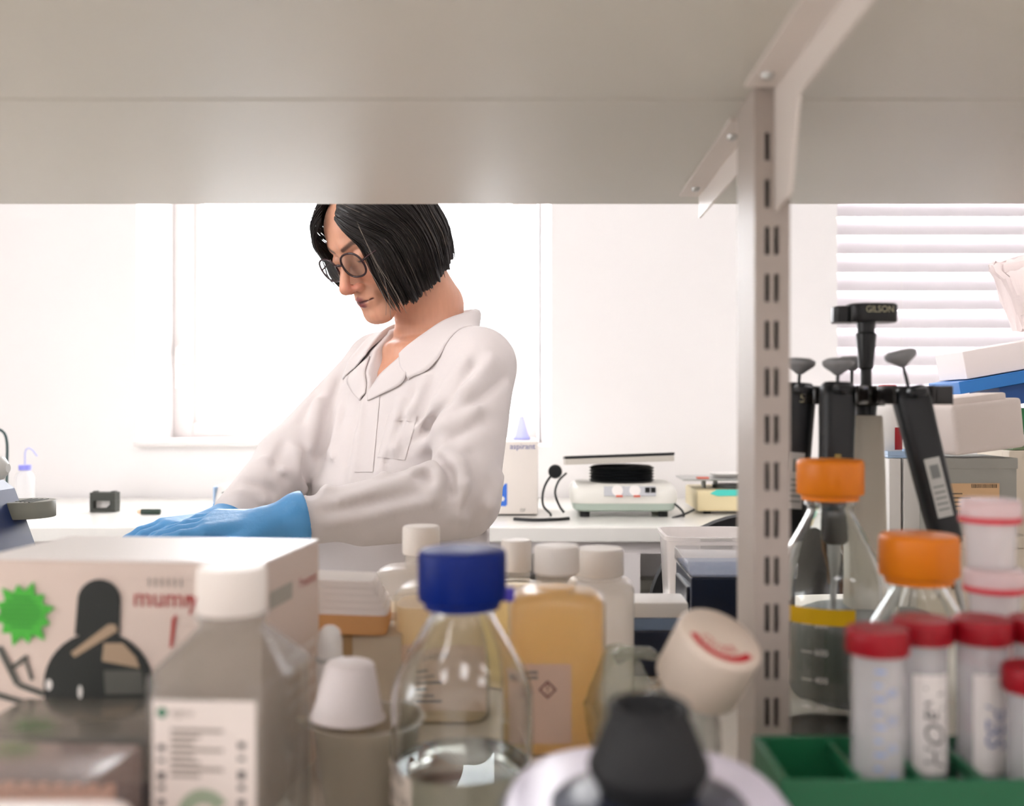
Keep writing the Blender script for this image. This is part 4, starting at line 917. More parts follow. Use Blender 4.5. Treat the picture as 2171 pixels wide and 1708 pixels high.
cable('desk_lamp_cable', 'dark green cable arching up at the left edge by the wash bottle', [(P(13, 1, 2.5).x, 2.5, BENCH+.002), P(14, 1040, 2.5), P(15, 980, 2.5), P(15, 940, 2.5), P(9, 918, 2.5), P(-6, 910, 2.5), P(-22, 918, 2.5), P(-26, 950, 2.5), (P(-26, 1, 2.5).x, 2.5, BENCH+.002)], r=.0035, m=mat('pine_green_rubber', (40, 66, 66), .5))
# ------------------------------------------------------------------ the person
F32 = np.float32
def nets(f, xs, ys, zs):
    """surface nets on a (possibly uneven) rectilinear grid; f<0 inside"""
    nx, ny, nz = f.shape; ins = f < 0
    c = np.zeros((nx-1, ny-1, nz-1), np.uint8)
    for i in (0, 1):
        for j in (0, 1):
            for k in (0, 1): c += ins[i:nx-1+i, j:ny-1+j, k:nz-1+k]
    act = (c > 0) & (c < 8); idx = -np.ones(act.shape, np.int64); I, J, K = np.nonzero(act); idx[I, J, K] = np.arange(len(I))
    acc = np.zeros((len(I), 3)); cnt = np.zeros(len(I)); X = (np.asarray(xs), np.asarray(ys), np.asarray(zs))
    base = np.stack([I, J, K], 1)
    for ax in range(3):
        o1, o2 = [a for a in range(3) if a != ax]
        for p in (0, 1):
            for q in (0, 1):
                a = base.copy(); a[:, o1] += p; a[:, o2] += q; b = a.copy(); b[:, ax] += 1
                fa = f[a[:, 0], a[:, 1], a[:, 2]].astype(float); fb = f[b[:, 0], b[:, 1], b[:, 2]].astype(float)
                m = (fa < 0) != (fb < 0); t = fa[m]/(fa[m]-fb[m])
                pa = np.stack([X[d][a[m, d]] for d in range(3)], 1); pb = np.stack([X[d][b[m, d]] for d in range(3)], 1)
                acc[m] += pa+(pb-pa)*t[:, None]; cnt[m] += 1
    V = acc/cnt[:, None]; faces = []
    for ax in range(3):
        o1, o2 = [(1, 2), (2, 0), (0, 1)][ax]
        sl0 = [slice(None)]*3; sl1 = [slice(None)]*3; sl0[ax] = slice(0, -1); sl1[ax] = slice(1, None)
        ch = ins[tuple(sl0)] != ins[tuple(sl1)]; sgn = ins[tuple(sl0)]
        E = np.stack(np.nonzero(ch), 1); s = sgn[ch]
        ok = (E[:, o1] > 0) & (E[:, o2] > 0) & (E[:, o1] < f.shape[o1]-1) & (E[:, o2] < f.shape[o2]-1); E = E[ok]; s = s[ok]
        q = []
        for (p, r) in ((1, 1), (0, 1), (0, 0), (1, 0)):
            e = E.copy(); e[:, o1] -= p; e[:, o2] -= r; q.append(idx[e[:, 0], e[:, 1], e[:, 2]])
        q = np.stack(q, 1); q[~s] = q[~s][:, ::-1]; faces.append(q)
    return V, np.concatenate(faces)
def grid(xs, ys, zs): return np.meshgrid(np.asarray(xs, F32), np.asarray(ys, F32), np.asarray(zs, F32), indexing='ij')
def smin(a, b, k):
    h = np.clip(.5+.5*(b-a)/k, 0, 1); return b+(a-b)*h-k*h*(1-h)
def smax(a, b, k): return -smin(-a, -b, k)
def s_ell(p, c, r):
    x, y, z = (p[i]-c[i] for i in range(3)); k0 = np.sqrt((x/r[0])**2+(y/r[1])**2+(z/r[2])**2); k1 = np.sqrt((x/r[0]**2)**2+(y/r[1]**2)**2+(z/r[2]**2)**2)
    return k0*(k0-1)/np.maximum(k1, 1e-6)
def s_cap(p, a, b, ra, rb):
    a = np.asarray(a, float); b = np.asarray(b, float); d = b-a; L2 = float(d@d)
    x, y, z = (p[i]-F32(a[i]) for i in range(3)); t = np.clip((x*d[0]+y*d[1]+z*d[2])/L2, 0, 1).astype(F32)
    return np.sqrt((x-t*d[0])**2+(y-t*d[1])**2+(z-t*d[2])**2)-(ra+(rb-ra)*t)
def np_mesh(name, V, Fq, m, parent=None, attr=None, smooth=0):
    if smooth:
        for _ in range(smooth):
            s = np.zeros_like(V); n = np.zeros(len(V))
            for k in range(4):
                a, b = Fq[:, k], Fq[:, (k+1) % 4]
                np.add.at(s, a, V[b]); np.add.at(s, b, V[a]); np.add.at(n, a, 1); np.add.at(n, b, 1)
            V = V*.5+.5*s/np.maximum(n, 1)[:, None]
    me = bpy.data.meshes.new(name); me.vertices.add(len(V)); me.vertices.foreach_set('co', V.astype(F32).ravel())
    me.loops.add(len(Fq)*4); me.loops.foreach_set('vertex_index', Fq.astype(np.int32).ravel())
    me.polygons.add(len(Fq)); me.polygons.foreach_set('loop_start', np.arange(0, len(Fq)*4, 4, dtype=np.int32)); me.update(calc_edges=True); me.validate()
    me.shade_smooth()
    for mm in (m if isinstance(m, (list, tuple)) else [m]): me.materials.append(mm)
    if attr is not None:
        ca_ = me.color_attributes.new('tone', 'FLOAT_COLOR', 'POINT'); ca_.data.foreach_set('color', np.concatenate([attr, np.ones((len(attr), 1))], 1).astype(F32).ravel())
    o = bpy.data.objects.new(name, me); COL.objects.link(o)
    if parent is not None: o.parent = parent
    return o
def seg(*parts):
    out = []
    for a, b, h in parts: out += list(np.arange(a, b, h))
    return np.array(out)
# --- pose
HS = .926
HC = np.array(P(809, 508, 1.58)); yaw, pit, rol = math.radians(-43), math.radians(30.3), math.radians(-2.4)
HR = np.array((Matrix.Rotation(yaw, 3, 'Z') @ Matrix.Rotation(pit, 3, 'X') @ Matrix.Rotation(rol, 3, 'Y')))
def h2w(p): return HC+HR@(np.asarray(p, float)*HS)
TY = math.radians(48); TF = np.array((-math.sin(TY), -math.cos(TY))); TL = np.array((math.cos(TY), -math.sin(TY)))
TC = np.array((-.190, 1.645))
def t2w(u, v, z): c = TC+TL*u+TF*v; return np.array((c[0], c[1], z))
SHL, SHR = t2w(.140, 0, 1.232), t2w(-.140, 0, 1.238)
ELL, WRL, TIPL = np.array(P(984, 1042, 1.415)), np.array(P(588, 1112, 1.305)), np.array(P(345, 1124, 1.285))
ELR, WRR, TIPR = np.array(P(612, 978, 1.59)), np.array(P(482, 1108, 1.42)), np.array(P(395, 1122, 1.37))
# --- head in its own axes: x to her left, y backwards, z up, eyes at z = 0
def head_sdf(p):
    x, y, z = p; ax = np.abs(x); q = (ax, y, z)
    d = s_ell(q, (0, .014, .030), (.073, .093, .086))
    d = smin(d, s_ell(q, (0, -.022, -.035), (.058, .058, .078)), .03)
    d = smin(d, s_ell(q, (0, -.040, .040), (.052, .044, .040)), .03)                    # forehead
    d = smin(d, s_cap(q, (.050, .000, -.062), (.012, -.070, -.104), .016, .015), .028)   # jaw line
    d = smin(d, s_cap(q, (0, -.074, -.104), (.010, -.072, -.103), .0175, .016), .02)     # chin
    d = smin(d, s_ell(q, (.040, -.055, -.030), (.026, .024, .026)), .022)               # cheek
    d = smin(d, s_cap(q, (.008, -.083, .021), (.045, -.066, .022), .0085, .007), .016)   # brow
    d = smax(d, -s_ell(q, (.031, -.104, .001), (.019, .020, .0125)), .014)              # eye hollow
    d = smin(d, s_cap(q, (0, -.084, .006), (0, -.1135, -.040), .0068, .0092), .010)      # nose ridge
    d = smin(d, s_cap(q, (0, -.1115, -.042), (0, -.105, -.0475), .0088, .0070), .006)
    d = smin(d, s_ell(q, (.0125, -.0965, -.0455), (.0072, .0105, .0068)), .006)         # nostril wings
    d = smax(d, -s_ell(q, (.0062, -.1045, -.0535), (.0034, .005, .0035)), .003)
    d = smin(d, s_ell(q, (0, -.080, -.071), (.026, .017, .020)), .016)                  # muzzle
    d = smin(d, s_cap(q, (0, -.0965, -.0685), (.019, -.0845, -.0715), .0046, .0022), .005)   # upper lip
    d = smin(d, s_cap(q, (0, -.0950, -.0785), (.017, -.0845, -.0755), .0056, .0028), .005)   # lower lip
    d = smax(d, -s_cap(q, (0, -.1015, -.0732), (.023, -.0865, -.0730), .0013, .0011), .0022)
    d = smax(d, -s_ell(q, (0, -.1005, -.0900), (.016, .008, .0055)), .008)              # below the lip
    d = smin(d, s_ell(q, (.031, -.0735, -.0005), (.0142, .0142, .0130)), .003)          # lidded eye
    d = smax(d, -s_cap(q, (.022, -.0905, .0085), (.041, -.0855, .0075), .0016, .0014), .004)   # lid crease
    d = smin(d, s_ell(q, (.074, .010, -.012), (.008, .016, .028)), .006)                # ear
    d = smin(d, s_cap(q, (0, .022, -.055), (0, .050, -.150), .052, .050), .030)          # neck
    return d*HS
FX = (-.385, -.10); FY = (1.41, 1.69)
xs = seg((-.56, FX[0], .010), (FX[0], FX[1], .0018), (FX[1], .06, .010)); ys = seg((1.25, FY[0], .010), (FY[0], FY[1], .0018), (FY[1], 1.90, .010))
zs = seg((-.01, 1.24, .012), (1.24, 1.275, .004), (1.275, 1.545, .0018))
f = np.full((len(xs), len(ys), len(zs)), .5, F32)
i0, i1 = np.searchsorted(xs, FX[0]), np.searchsorted(xs, FX[1]); j0, j1 = np.searchsorted(ys, FY[0]), np.searchsorted(ys, FY[1]); k0 = np.searchsorted(zs, 1.24)
G = grid(xs[i0:i1], ys[j0:j1], zs[k0:]); Q = [G[i]-F32(HC[i]) for i in range(3)]
LC = [((HR[0, i]*Q[0]+HR[1, i]*Q[1]+HR[2, i]*Q[2])/HS).astype(F32) for i in range(3)]
fh = head_sdf(LC).astype(F32)
f[i0:i1, j0:j1, k0:] = fh; del Q, LC, G, fh
G = grid(xs, ys, zs)
def torso(p, tab):
    """elliptic loft: table rows z, half width, half depth, forward offset"""
    T = np.array(tab); z = p[2]
    a = np.interp(z, T[:, 0], T[:, 1]).astype(F32); b = np.interp(z, T[:, 0], T[:, 2]).astype(F32); o = np.interp(z, T[:, 0], T[:, 3]).astype(F32)
    dx, dy = p[0]-F32(TC[0]), p[1]-F32(TC[1]); u = dx*TL[0]+dy*TL[1]; v = dx*TF[0]+dy*TF[1]-o
    d = (np.sqrt((u/a)**2+(v/b)**2)-1)*np.minimum(a, b)
    d = np.maximum(d, np.maximum(T[0, 0]-z, z-T[-1, 0])); return d
nb0, nb1 = h2w((0, .03, -.09)), t2w(0, -.02, 1.255)
d = s_cap(G, nb0, nb1, .047, .054)
d = smin(d, torso(G, [(.82, .14, .10, .045), (1.0, .122, .088, .032), (1.15, .135, .095, .010), (1.22, .135, .088, .006), (1.262, .10, .06, .0), (1.285, .05, .045, -.005)]), .03)
for S_, E_, W2_ in ((SHL, ELL, WRL), (SHR, ELR, WRR)):
    nk = t2w(0, -.02, 1.285); d = smin(d, s_cap(G, nk, S_, .034, .040), .03); d = smin(d, s_cap(G, S_, E_, .040, .033), .02); d = smin(d, s_cap(G, E_, W2_, .032, .023), .015)
for s in (-1, 1):
    hp, kn, an = t2w(.07*s, .04, .84), t2w(.085*s, .02, .46), t2w(.085*s, -.02, .08)
    d = smin(d, s_cap(G, hp, kn, .078, .055), .03); d = smin(d, s_cap(G, kn, an, .052, .036), .02); d = smin(d, s_cap(G, an, t2w(.09*s, .12, .045), .036, .028), .02)
# collar-bone hollow between the lapels
d = smin(d, s_cap(G, t2w(.012, .06, 1.262), t2w(.10, .02, 1.268), .010, .010), .02); d = smin(d, s_cap(G, t2w(-.012, .06, 1.262), t2w(-.10, .02, 1.268), .010, .010), .02)
f = smin(f, d, .018).astype(F32); del d, G
V, Fq = nets(f, xs, ys, zs); del f
HL = ((V-HC)@HR)/HS; axl = np.abs(HL[:, 0])
def sm(e0, e1, v): t = np.clip((v-e0)/(e1-e0), 0, 1); return t*t*(3-2*t)
tone = np.tile(np.array(lin((206, 150, 122))), (len(V), 1))
def blend(mask, col):
    global tone
    tone = tone*(1-mask[:, None])+np.array(lin(col))*mask[:, None]
infr = (HL[:, 1] < -.055)
blend(.55*infr*np.exp(-(((HL[:, 1]+.108)/.016)**2+((HL[:, 2]+.042)/.014)**2)), (196, 108, 92))         # nose tip
blend(.45*np.exp(-(((axl-.045)/.02)**2+((HL[:, 2]+.035)/.018)**2+((HL[:, 1]+.065)/.03)**2)), (200, 118, 100))   # cheeks
lipd = np.minimum(s_cap((axl, HL[:, 1], HL[:, 2]), (0, -.0965, -.0685), (.020, -.0845, -.0718), .0050, .0022), s_cap((axl, HL[:, 1], HL[:, 2]), (0, -.0950, -.0785), (.018, -.0845, -.0755), .0060, .0028))
blend(.95*sm(.0026, -.0002, lipd), (140, 70, 70))
blend(sm(.0012, -.0006, s_cap((axl, HL[:, 1], HL[:, 2]), (0, -.1015, -.0732), (.023, -.0865, -.0730), .0020, .0014))*infr, (84, 36, 36))
brd = s_cap((axl, HL[:, 1], HL[:, 2]), (.012, -.092, .0185), (.034, -.084, .0255), .0020, .0020); brd = np.minimum(brd, s_cap((axl, HL[:, 1], HL[:, 2]), (.034, -.084, .0255), (.050, -.072, .0215), .0020, .0010))
blend(.85*sm(.0035, .0, brd)*(HL[:, 1] < -.05), (44, 30, 26))
lash = s_cap((axl, HL[:, 1], HL[:, 2]), (.0185, -.0830, -.0065), (.031, -.0865, -.0088), .0013, .0015); lash = np.minimum(lash, s_cap((axl, HL[:, 1], HL[:, 2]), (.031, -.0865, -.0088), (.0445, -.0795, -.0048), .0016, .0013))
blend(.95*sm(.0016, .0, lash), (30, 20, 18))
blend(.25*np.exp(-(((axl-.031)/.016)**2+((HL[:, 2]+.016)/.006)**2))*infr, (150, 92, 78))
SKIN = bpy.data.materials.new('skin'); SKIN.use_nodes = True; nt = SKIN.node_tree; b = nt.nodes['Principled BSDF']
at = nt.nodes.new('ShaderNodeAttribute'); at.attribute_name = 'tone'
nz = nt.nodes.new('ShaderNodeTexNoise'); nz.inputs['Scale'].default_value = 60; nz.inputs['Detail'].default_value = 5
mr = nt.nodes.new('ShaderNodeMapRange'); mr.inputs[3].default_value = .88; mr.inputs[4].default_value = 1.08
mx = nt.nodes.new('ShaderNodeMix'); mx.data_type = 'RGBA'; mx.blend_type = 'MULTIPLY'; mx.inputs[0].default_value = 1
nt.links.new(at.outputs['Color'], mx.inputs[6]); nt.links.new(nz.outputs[0], mr.inputs[0]); nt.links.new(mr.outputs[0], mx.inputs[7]); nt.links.new(mx.outputs[2], b.inputs['Base Color'])
b.inputs['Roughness'].default_value = .46; b.inputs['Subsurface Weight'].default_value = .18; b.inputs['Subsurface Radius'].default_value = (.012, .005, .003); b.inputs['Subsurface Scale'].default_value = .5
person = np_mesh('person', V, Fq, SKIN, attr=tone, smooth=1)
tag(person, 'person in a white lab coat and glasses, dark bob, head bowed, blue gloves', 'person')
del V, Fq, HL, axl, tone
# --- lab coat
CT = [(.42, .20, .17, .03), (.80, .165, .145, .050), (.95, .152, .140, .050), (1.05, .152, .142, .050), (1.15, .156, .120, .012), (1.22, .150, .106, .006), (1.262, .118, .082, .0), (1.292, .075, .062, -.012)]
def coat_sdf(p, folds=()):
    d = torso(p, CT)
    for S_ in (SHL, SHR):
        nk = t2w(.0, -.022, 1.272); d = smin(d, s_cap(p, nk+(S_-nk)*.35, S_+np.array((0, 0, .008)), .046, .050), .035)
    for S_, E_, W2_, side in ((SHL, ELL, WRL, 1), (SHR, ELR, WRR, -1)):
        s1 = s_cap(p, S_, E_, .058, .050); s2 = s_cap(p, E_, E_+(W2_-E_)*.88, .049, .0335)
        d = smin(d, smin(s1, s2, .02), .022)
    # loose cloth hanging below the near forearm
    d = smin(d, s_cap(p, ELL+np.array((.0, .0, -.028)), ELL+(WRL-ELL)*.55+np.array((0, 0, -.022)), .038, .026), .025)
    for (a, b_, amp, w) in folds:
        g = s_cap(p, a, b_, 0, 0); d = d-F32(amp*2.0)*np.exp(-(g/F32(w*.72))**1.4)
    return d.astype(F32)
def vcut(p):
    """open neck: wedge between the lapels, plus the hole for the neck"""
    dx, dy = p[0]-F32(TC[0]), p[1]-F32(TC[1]); u = dx*TL[0]+dy*TL[1]-F32(.012); v = dx*TF[0]+dy*TF[1]
    zb = F32(1.196); hw_ = np.clip((p[2]-zb)*.62, -.05, .060); w = np.maximum(np.abs(u)-hw_, -(v-.0))
    nk = s_cap(p, t2w(0, -.022, 1.20), h2w((0, .04, -.12)), .058, .060); nk = np.maximum(nk, F32(1.262)-p[2])
    return np.minimum(w, nk)
cx_, cy_, cz_ = np.arange(-.53, .03, .009), np.arange(1.24, 1.86, .009), np.arange(.41, 1.33, .009)
V, Fq = nets(coat_sdf(grid(cx_, cy_, cz_)), cx_, cy_, cz_)
bvh = BVHTree.FromPolygons([tuple(v) for v in V], [tuple(q) for q in Fq])
def hit(px, py):
    o = Vector((0, 0, EYE)); dd = (P(px, py, 1.0)-o).normalized(); h = bvh.ray_cast(o, dd)
    return None if h[0] is None else np.array(h[0])
FOLDS = []
def fold(pts, amp, w):
    H_ = [hit(*q) for q in pts]
    for a, b_ in zip(H_[:-1], H_[1:]):
        if a is not None and b_ is not None: FOLDS.append((a, b_, amp, w))
# ridges (positive) and creases (negative) read off the garment
for pts, amp, w in (
    ([(985, 765), (930, 850), (870, 925)], .007, .010), ([(1005, 780), (955, 850), (905, 905)], -.007, .009), ([(1040, 765), (985, 830), (930, 905)], .008, .012),
    ([(1070, 800), (1010, 850), (955, 900)], -.005, .010), ([(1085, 850), (1010, 865), (950, 900), (890, 950)], .009, .012), ([(1095, 885), (1020, 895), (960, 930)], -.006, .011),
    ([(905, 800), (870, 870), (835, 950), (810, 1010)], .005, .009), ([(880, 830), (850, 900), (818, 980)], -.004, .008), ([(850, 850), (828, 930), (806, 1000)], .004, .008),
    ([(700, 745), (672, 850), (655, 950), (640, 1040)], .008, .010), ([(720, 800), (695, 880), (675, 960), (660, 1050)], -.005, .009), ([(752, 780), (722, 870), (702, 960), (690, 1040)], .006, .009), ([(775, 800), (750, 900), (735, 980)], -.004, .008), ([(770, 850), (760, 930), (745, 1020)], .005, .008),
    ([(880, 1000), (915, 990), (930, 1010), (925, 1040)], .010, .011), ([(880, 1012), (905, 1006), (915, 1020)], -.010, .008), ([(940, 960), (975, 985), (985, 1030), (975, 1090)], .009, .012), ([(930, 975), (955, 1000), (960, 1040)], -.010, .010), ([(1000, 960), (1010, 1020), (985, 1080)], -.007, .012),
    ([(720, 1062), (800, 1038), (880, 1010)], .006, .010), ([(690, 1085), (780, 1065), (880, 1045)], -.004, .009), ([(700, 1108), (800, 1090), (920, 1060)], .004, .010),
    ([(632, 960), (625, 1000), (640, 1035)], .009, .010), ([(648, 950), (645, 1000), (652, 1045)], -.009, .010), ([(600, 940), (585, 985), (600, 1010)], -.006, .009), ([(560, 975), (600, 1000), (640, 1045)], .007, .010), ([(530, 1020), (580, 1040), (620, 1065)], -.005, .009), ([(510, 1045), (560, 1062), (600, 1085)], .005, .009),
    ([(690, 770), (670, 830), (640, 890)], -.006, .009), ([(1060, 1010), (1040, 1070), (1030, 1130)], .006, .010), ([(1030, 1030), (1010, 1090), (990, 1140)], -.006, .010), ([(730, 730), (745, 760), (740, 800)], .004, .010)):
    fold(pts, amp, w)
cx_, cy_, cz_ = np.arange(-.53, .03, .0036), np.arange(1.24, 1.86, .0036), np.arange(.86, 1.33, .0036)
cz_ = np.concatenate([np.arange(.41, .86, .02), cz_])
G = grid(cx_, cy_, cz_); f = coat_sdf(G, FOLDS); f = smax(f, -vcut(G), .004).astype(F32); del G
V, Fq = nets(f, cx_, cy_, cz_); del f
COAT = mat('lab_coat_cotton', (212, 204, 202), .8, sheen=.08, bump=.25, bscale=45)
nt = COAT.node_tree; bp_ = [n for n in nt.nodes if n.type == 'BUMP'][0]; rn = nt.nodes.new('ShaderNodeTexNoise'); rn.noise_type = 'RIDGED_MULTIFRACTAL'
rn.inputs['Scale'].default_value = 11; rn.inputs['Detail'].default_value = 2; rn.inputs['Distortion'].default_value = .6
b2m = nt.nodes.new('ShaderNodeBump'); b2m.inputs['Strength'].default_value = .6; b2m.inputs['Distance'].default_value = .004
mp_ = nt.nodes.new('ShaderNodeMapping'); mp_.inputs['Rotation'].default_value = (.3, .5, .6); mp_.inputs['Scale'].default_value = (1.3, 1.3, .6); tcn = [n for n in nt.nodes if n.type == 'TEX_COORD'][0]
nt.links.new(tcn.outputs['Object'], mp_.inputs[0]); nt.links.new(mp_.outputs[0], rn.inputs['Vector']); nt.links.new(rn.outputs[0], b2m.inputs['Height']); nt.links.new(b2m.outputs[0], bp_.inputs['Normal'])
coat = np_mesh('lab_coat', V, Fq, COAT, person, smooth=1)
bvh = BVHTree.FromPolygons([tuple(v) for v in V], [tuple(q) for q in Fq])
# pieces of cloth laid on the coat: points read from the picture are cast on its surface, then given thickness
def cloth_strip(name, quads, off, thick, n=10, mats=COAT, parent=coat):
    """quads: four corner points (pixels) with row/col subdivision, projected on the coat"""
    m = MB()
    for (a, b_, c, d_) in quads:
        vs = []; ok = True
        for i in range(n+1):
            for j in range(n+1):
                s, t = i/n, j/n; px = (1-s)*((1-t)*a[0]+t*b_[0])+s*((1-t)*d_[0]+t*c[0]); py = (1-s)*((1-t)*a[1]+t*b_[1])+s*((1-t)*d_[1]+t*c[1])
                h = hit(px, py)
                if h is None: h = np.array(P(px, py, 1.55))
                o = np.array((0, 0, EYE)); r = (o-h)/np.linalg.norm(o-h); vs.append(h+r*off)
        vs = np.array(vs); top = vs; bot = vs-(np.array((0, 0, EYE))-vs)/np.linalg.norm(np.array((0, 0, EYE))-vs, axis=1)[:, None]*thick
        N = n+1; fs = [(i*N+j, i*N+j+1, (i+1)*N+j+1, (i+1)*N+j) for i in range(n) for j in range(n)]; K = N*N
        fs2 = [tuple(q+K for q in f_[::-1]) for f_ in fs]
        rim = [i for i in range(N)]+[i*N+n for i in range(1, N)]+[n*N+j for j in range(n-1, -1, -1)]+[i*N for i in range(n-1, 0, -1)]
        fs3 = [(rim[i], rim[(i+1) % len(rim)], rim[(i+1) % len(rim)]+K, rim[i]+K) for i in range(len(rim))]
        m.add([tuple(p) for p in np.concatenate([top, bot])], fs+fs2+fs3)
    return m.build(name, mats, parent, 60)
cloth_strip('pocket', [((824, 878), (884, 882), (858, 975), (800, 968))], .0014, .0025)
cloth_strip('pocket_hem', [((824, 877), (884, 881), (881, 894), (821, 890))], .0026, .003)
cloth_strip('placket', [((775, 835), (806, 828), (790, 1000), (752, 1000))], .0016, .003, 14)
# --- collar and lapels: folded cloth round the neck, built in torso axes (u to her left, v forward, z up)
def ribbon(name, rows, thick, snap, mats=COAT, parent=coat):
    def dens(r, k=4):
        R = [np.array(p, float) for p in r]; out = []
        for i in range(len(R)-1):
            p0, p1, p2, p3 = R[max(i-1, 0)], R[i], R[i+1], R[min(i+2, len(R)-1)]
            for j in range(k):
                s = j/k; out.append(.5*((2*p1)+(p2-p0)*s+(2*p0-5*p1+4*p2-p3)*s*s+(3*p1-p0-3*p2+p3)*s**3))
        return out+[R[-1]]
    rows = [dens(r) for r in rows]; rr = []; sn2 = []
    for i in range(len(rows)):
        rr.append(rows[i]); sn2.append(snap[i])
        if i+1 < len(rows): rr.append([(p+q)/2 for p, q in zip(rows[i], rows[i+1])]); sn2.append((snap[i]+snap[i+1])/2 if snap[i] else 0)
    rows, snap = rr, sn2
    m = MB(); n = len(rows[0]); vs = []
    for r, sn in zip(rows, snap):
        for ci, p in enumerate(r):
            w = t2w(*p); ends = max(0, 1-min(ci, n-1-ci)/(n*.22)) if name == 'collar' else 0
            if not sn and ends > 0:
                q, nn, _, _ = bvh.find_nearest(Vector(w)); nn = nn if nn.dot(q-Vector((TC[0], TC[1], q.z-.03))) > 0 else -nn; w = w*(1-ends)+np.array(q+nn*.006)*ends
            if sn:                       # lie on the coat
                q, nn, _, _ = bvh.find_nearest(Vector(w)); nn = nn if nn.dot(q-Vector((TC[0], TC[1], q.z-.03))) > 0 else -nn; w = np.array(q+nn*sn)
            vs.append(w)
    fs = [(i*n+j, i*n+j+1, (i+1)*n+j+1, (i+1)*n+j) for i in range(len(rows)-1) for j in range(n-1)]
    o = m.add([tuple(v) for v in vs], fs).build(name, mats, parent, 180)
    s2 = o.modifiers.new('cloth_smooth', 'SUBSURF'); s2.levels = s2.render_levels = 1; s2.boundary_smooth = 'PRESERVE_CORNERS'
    s1 = o.modifiers.new('cloth_thickness', 'SOLIDIFY'); s1.thickness = thick; s1.offset = 0
    return o
# collar rows run from her left front point round the back of the neck to her right front point
U0 = .012
neck = [(.052, .086, 1.250), (.062, .055, 1.272), (.070, .018, 1.292), (.062, -.036, 1.306), (.030, -.072, 1.312), (0, -.080, 1.314), (-.030, -.072, 1.312), (-.062, -.036, 1.306), (-.068, .018, 1.292), (-.056, .055, 1.272), (-.042, .086, 1.250)]
roll = [(.054, .092, 1.256), (.068, .058, 1.288), (.076, .016, 1.312), (.068, -.042, 1.330), (.034, -.080, 1.338), (0, -.089, 1.340), (-.034, -.080, 1.338), (-.068, -.042, 1.330), (-.074, .016, 1.312), (-.060, .058, 1.288), (-.044, .092, 1.256)]
fall = [(.072, .108, 1.240), (.094, .076, 1.266), (.102, .014, 1.296), (.092, -.058, 1.314), (.046, -.098, 1.320), (0, -.106, 1.320), (-.046, -.098, 1.320), (-.092, -.058, 1.314), (-.100, .014, 1.296), (-.084, .076, 1.266), (-.062, .108, 1.240)]
edge = [(.098, .112, 1.216), (.124, .074, 1.248), (.126, .010, 1.278), (.108, -.068, 1.290), (.054, -.108, 1.294), (0, -.114, 1.294), (-.054, -.108, 1.294), (-.108, -.068, 1.290), (-.124, .010, 1.278), (-.110, .074, 1.248), (-.086, .112, 1.216)]
ribbon('collar', [neck, roll, fall, edge], .0022, (0, 0, .0045, .002))
for s in (1, -1):
    a = [(.012+s*.043, .092, 1.254), (.012+s*.030, .106, 1.234), (.012+s*.016, .116, 1.212), (.012+s*.004, .122, 1.192)]
    b_ = [(.012+s*.058, .103, 1.244), (.012+s*.048, .116, 1.224), (.012+s*.030, .124, 1.204), (.012+s*.008, .127, 1.186)]
    c = [(.012+s*.078, .106, 1.228), (.012+s*.076, .116, 1.210), (.012+s*.044, .125, 1.194), (.012+s*.010, .127, 1.180)]
    ribbon('lapel', [a, b_, c], .0022, (.002, .0035, .003))
# --- gloves
GLV = mat('blue_nitrile', (78, 146, 200), .38, bump=.3, bscale=120)
def glove(wr, tip, nrm, side, curl, sp, el, cr):
    x = (tip-wr)/np.linalg.norm(tip-wr); n = np.asarray(nrm, float); n = n-x*(n@x); n /= np.linalg.norm(n); y = np.cross(n, x)*side   # y towards the thumb
    w = lambda a, b_, c: wr+x*a+y*b_+n*c
    prim = []
    for k, (yy, L_) in enumerate(((.027, .068), (.009, .074), (-.009, .069), (-.026, .056))):
        kn = w(.088-.004*abs(k-1), yy, .004); prim.append((w(.0, yy*.55, 0), kn, .015, .0118, .012))
        p0 = kn; ang = math.radians(curl[k]); dirn = 0
        for j, (fr, r0, r1) in enumerate(((.46, .0098, .0090), (.30, .0090, .0082), (.24, .0082, .0066))):
            dirn += ang*(.7 if j == 0 else 1.0); p1 = p0+(x*math.cos(dirn)-n*math.sin(dirn)+y*sp*(1.5-k)*.06)*L_*fr
            prim.append((p0, p1, r0, r1, .0035)); p0 = p1
    prim.append((w(.012, .022, -.004), w(.050, .046, -.010), .0150, .0115, .012)); prim.append((w(.050, .046, -.010), w(.078, .052, -.013), .0110, .0092, .004)); prim.append((w(.078, .052, -.013), w(.100, .050, -.016), .0092, .0070, .003))
    fa = (el-wr)/np.linalg.norm(el-wr); prim.append((wr+fa*.030, w(.010, 0, 0), cr*.95, .0225, .02)); prim.append((wr+fa*.032, wr+fa*.0345, cr, cr, .004))
    A = np.array([p[0] for p in prim]+[p[1] for p in prim]); lo = A.min(0)-.045; hi = A.max(0)+.045; h = .0019
    ax_ = [np.arange(lo[i], hi[i], h) for i in range(3)]; G = grid(*ax_); f = None
    for (a, b_, r0, r1, k) in prim:
        d = s_cap(G, a, b_, r0, r1); f = d if f is None else smin(f, d, k)
    fa = (el-wr)/np.linalg.norm(el-wr); cut = sum((G[i]-F32(wr[i]))*F32(fa[i]) for i in range(3))-F32(.036); f = np.maximum(f, cut)
    return nets(f.astype(F32), *ax_)
V, Fq = glove(WRL, TIPL, (.10, -.25, 1), 1, (6, 8, 10, 13), 1.0, ELL, .0395); np_mesh('glove', V, Fq, GLV, person, smooth=1)
V, Fq = glove(WRR, TIPR, (0, -.1, 1), -1, (14, 16, 18, 20), .6, ELR, .030); np_mesh('glove', V, Fq, GLV, person, smooth=1)
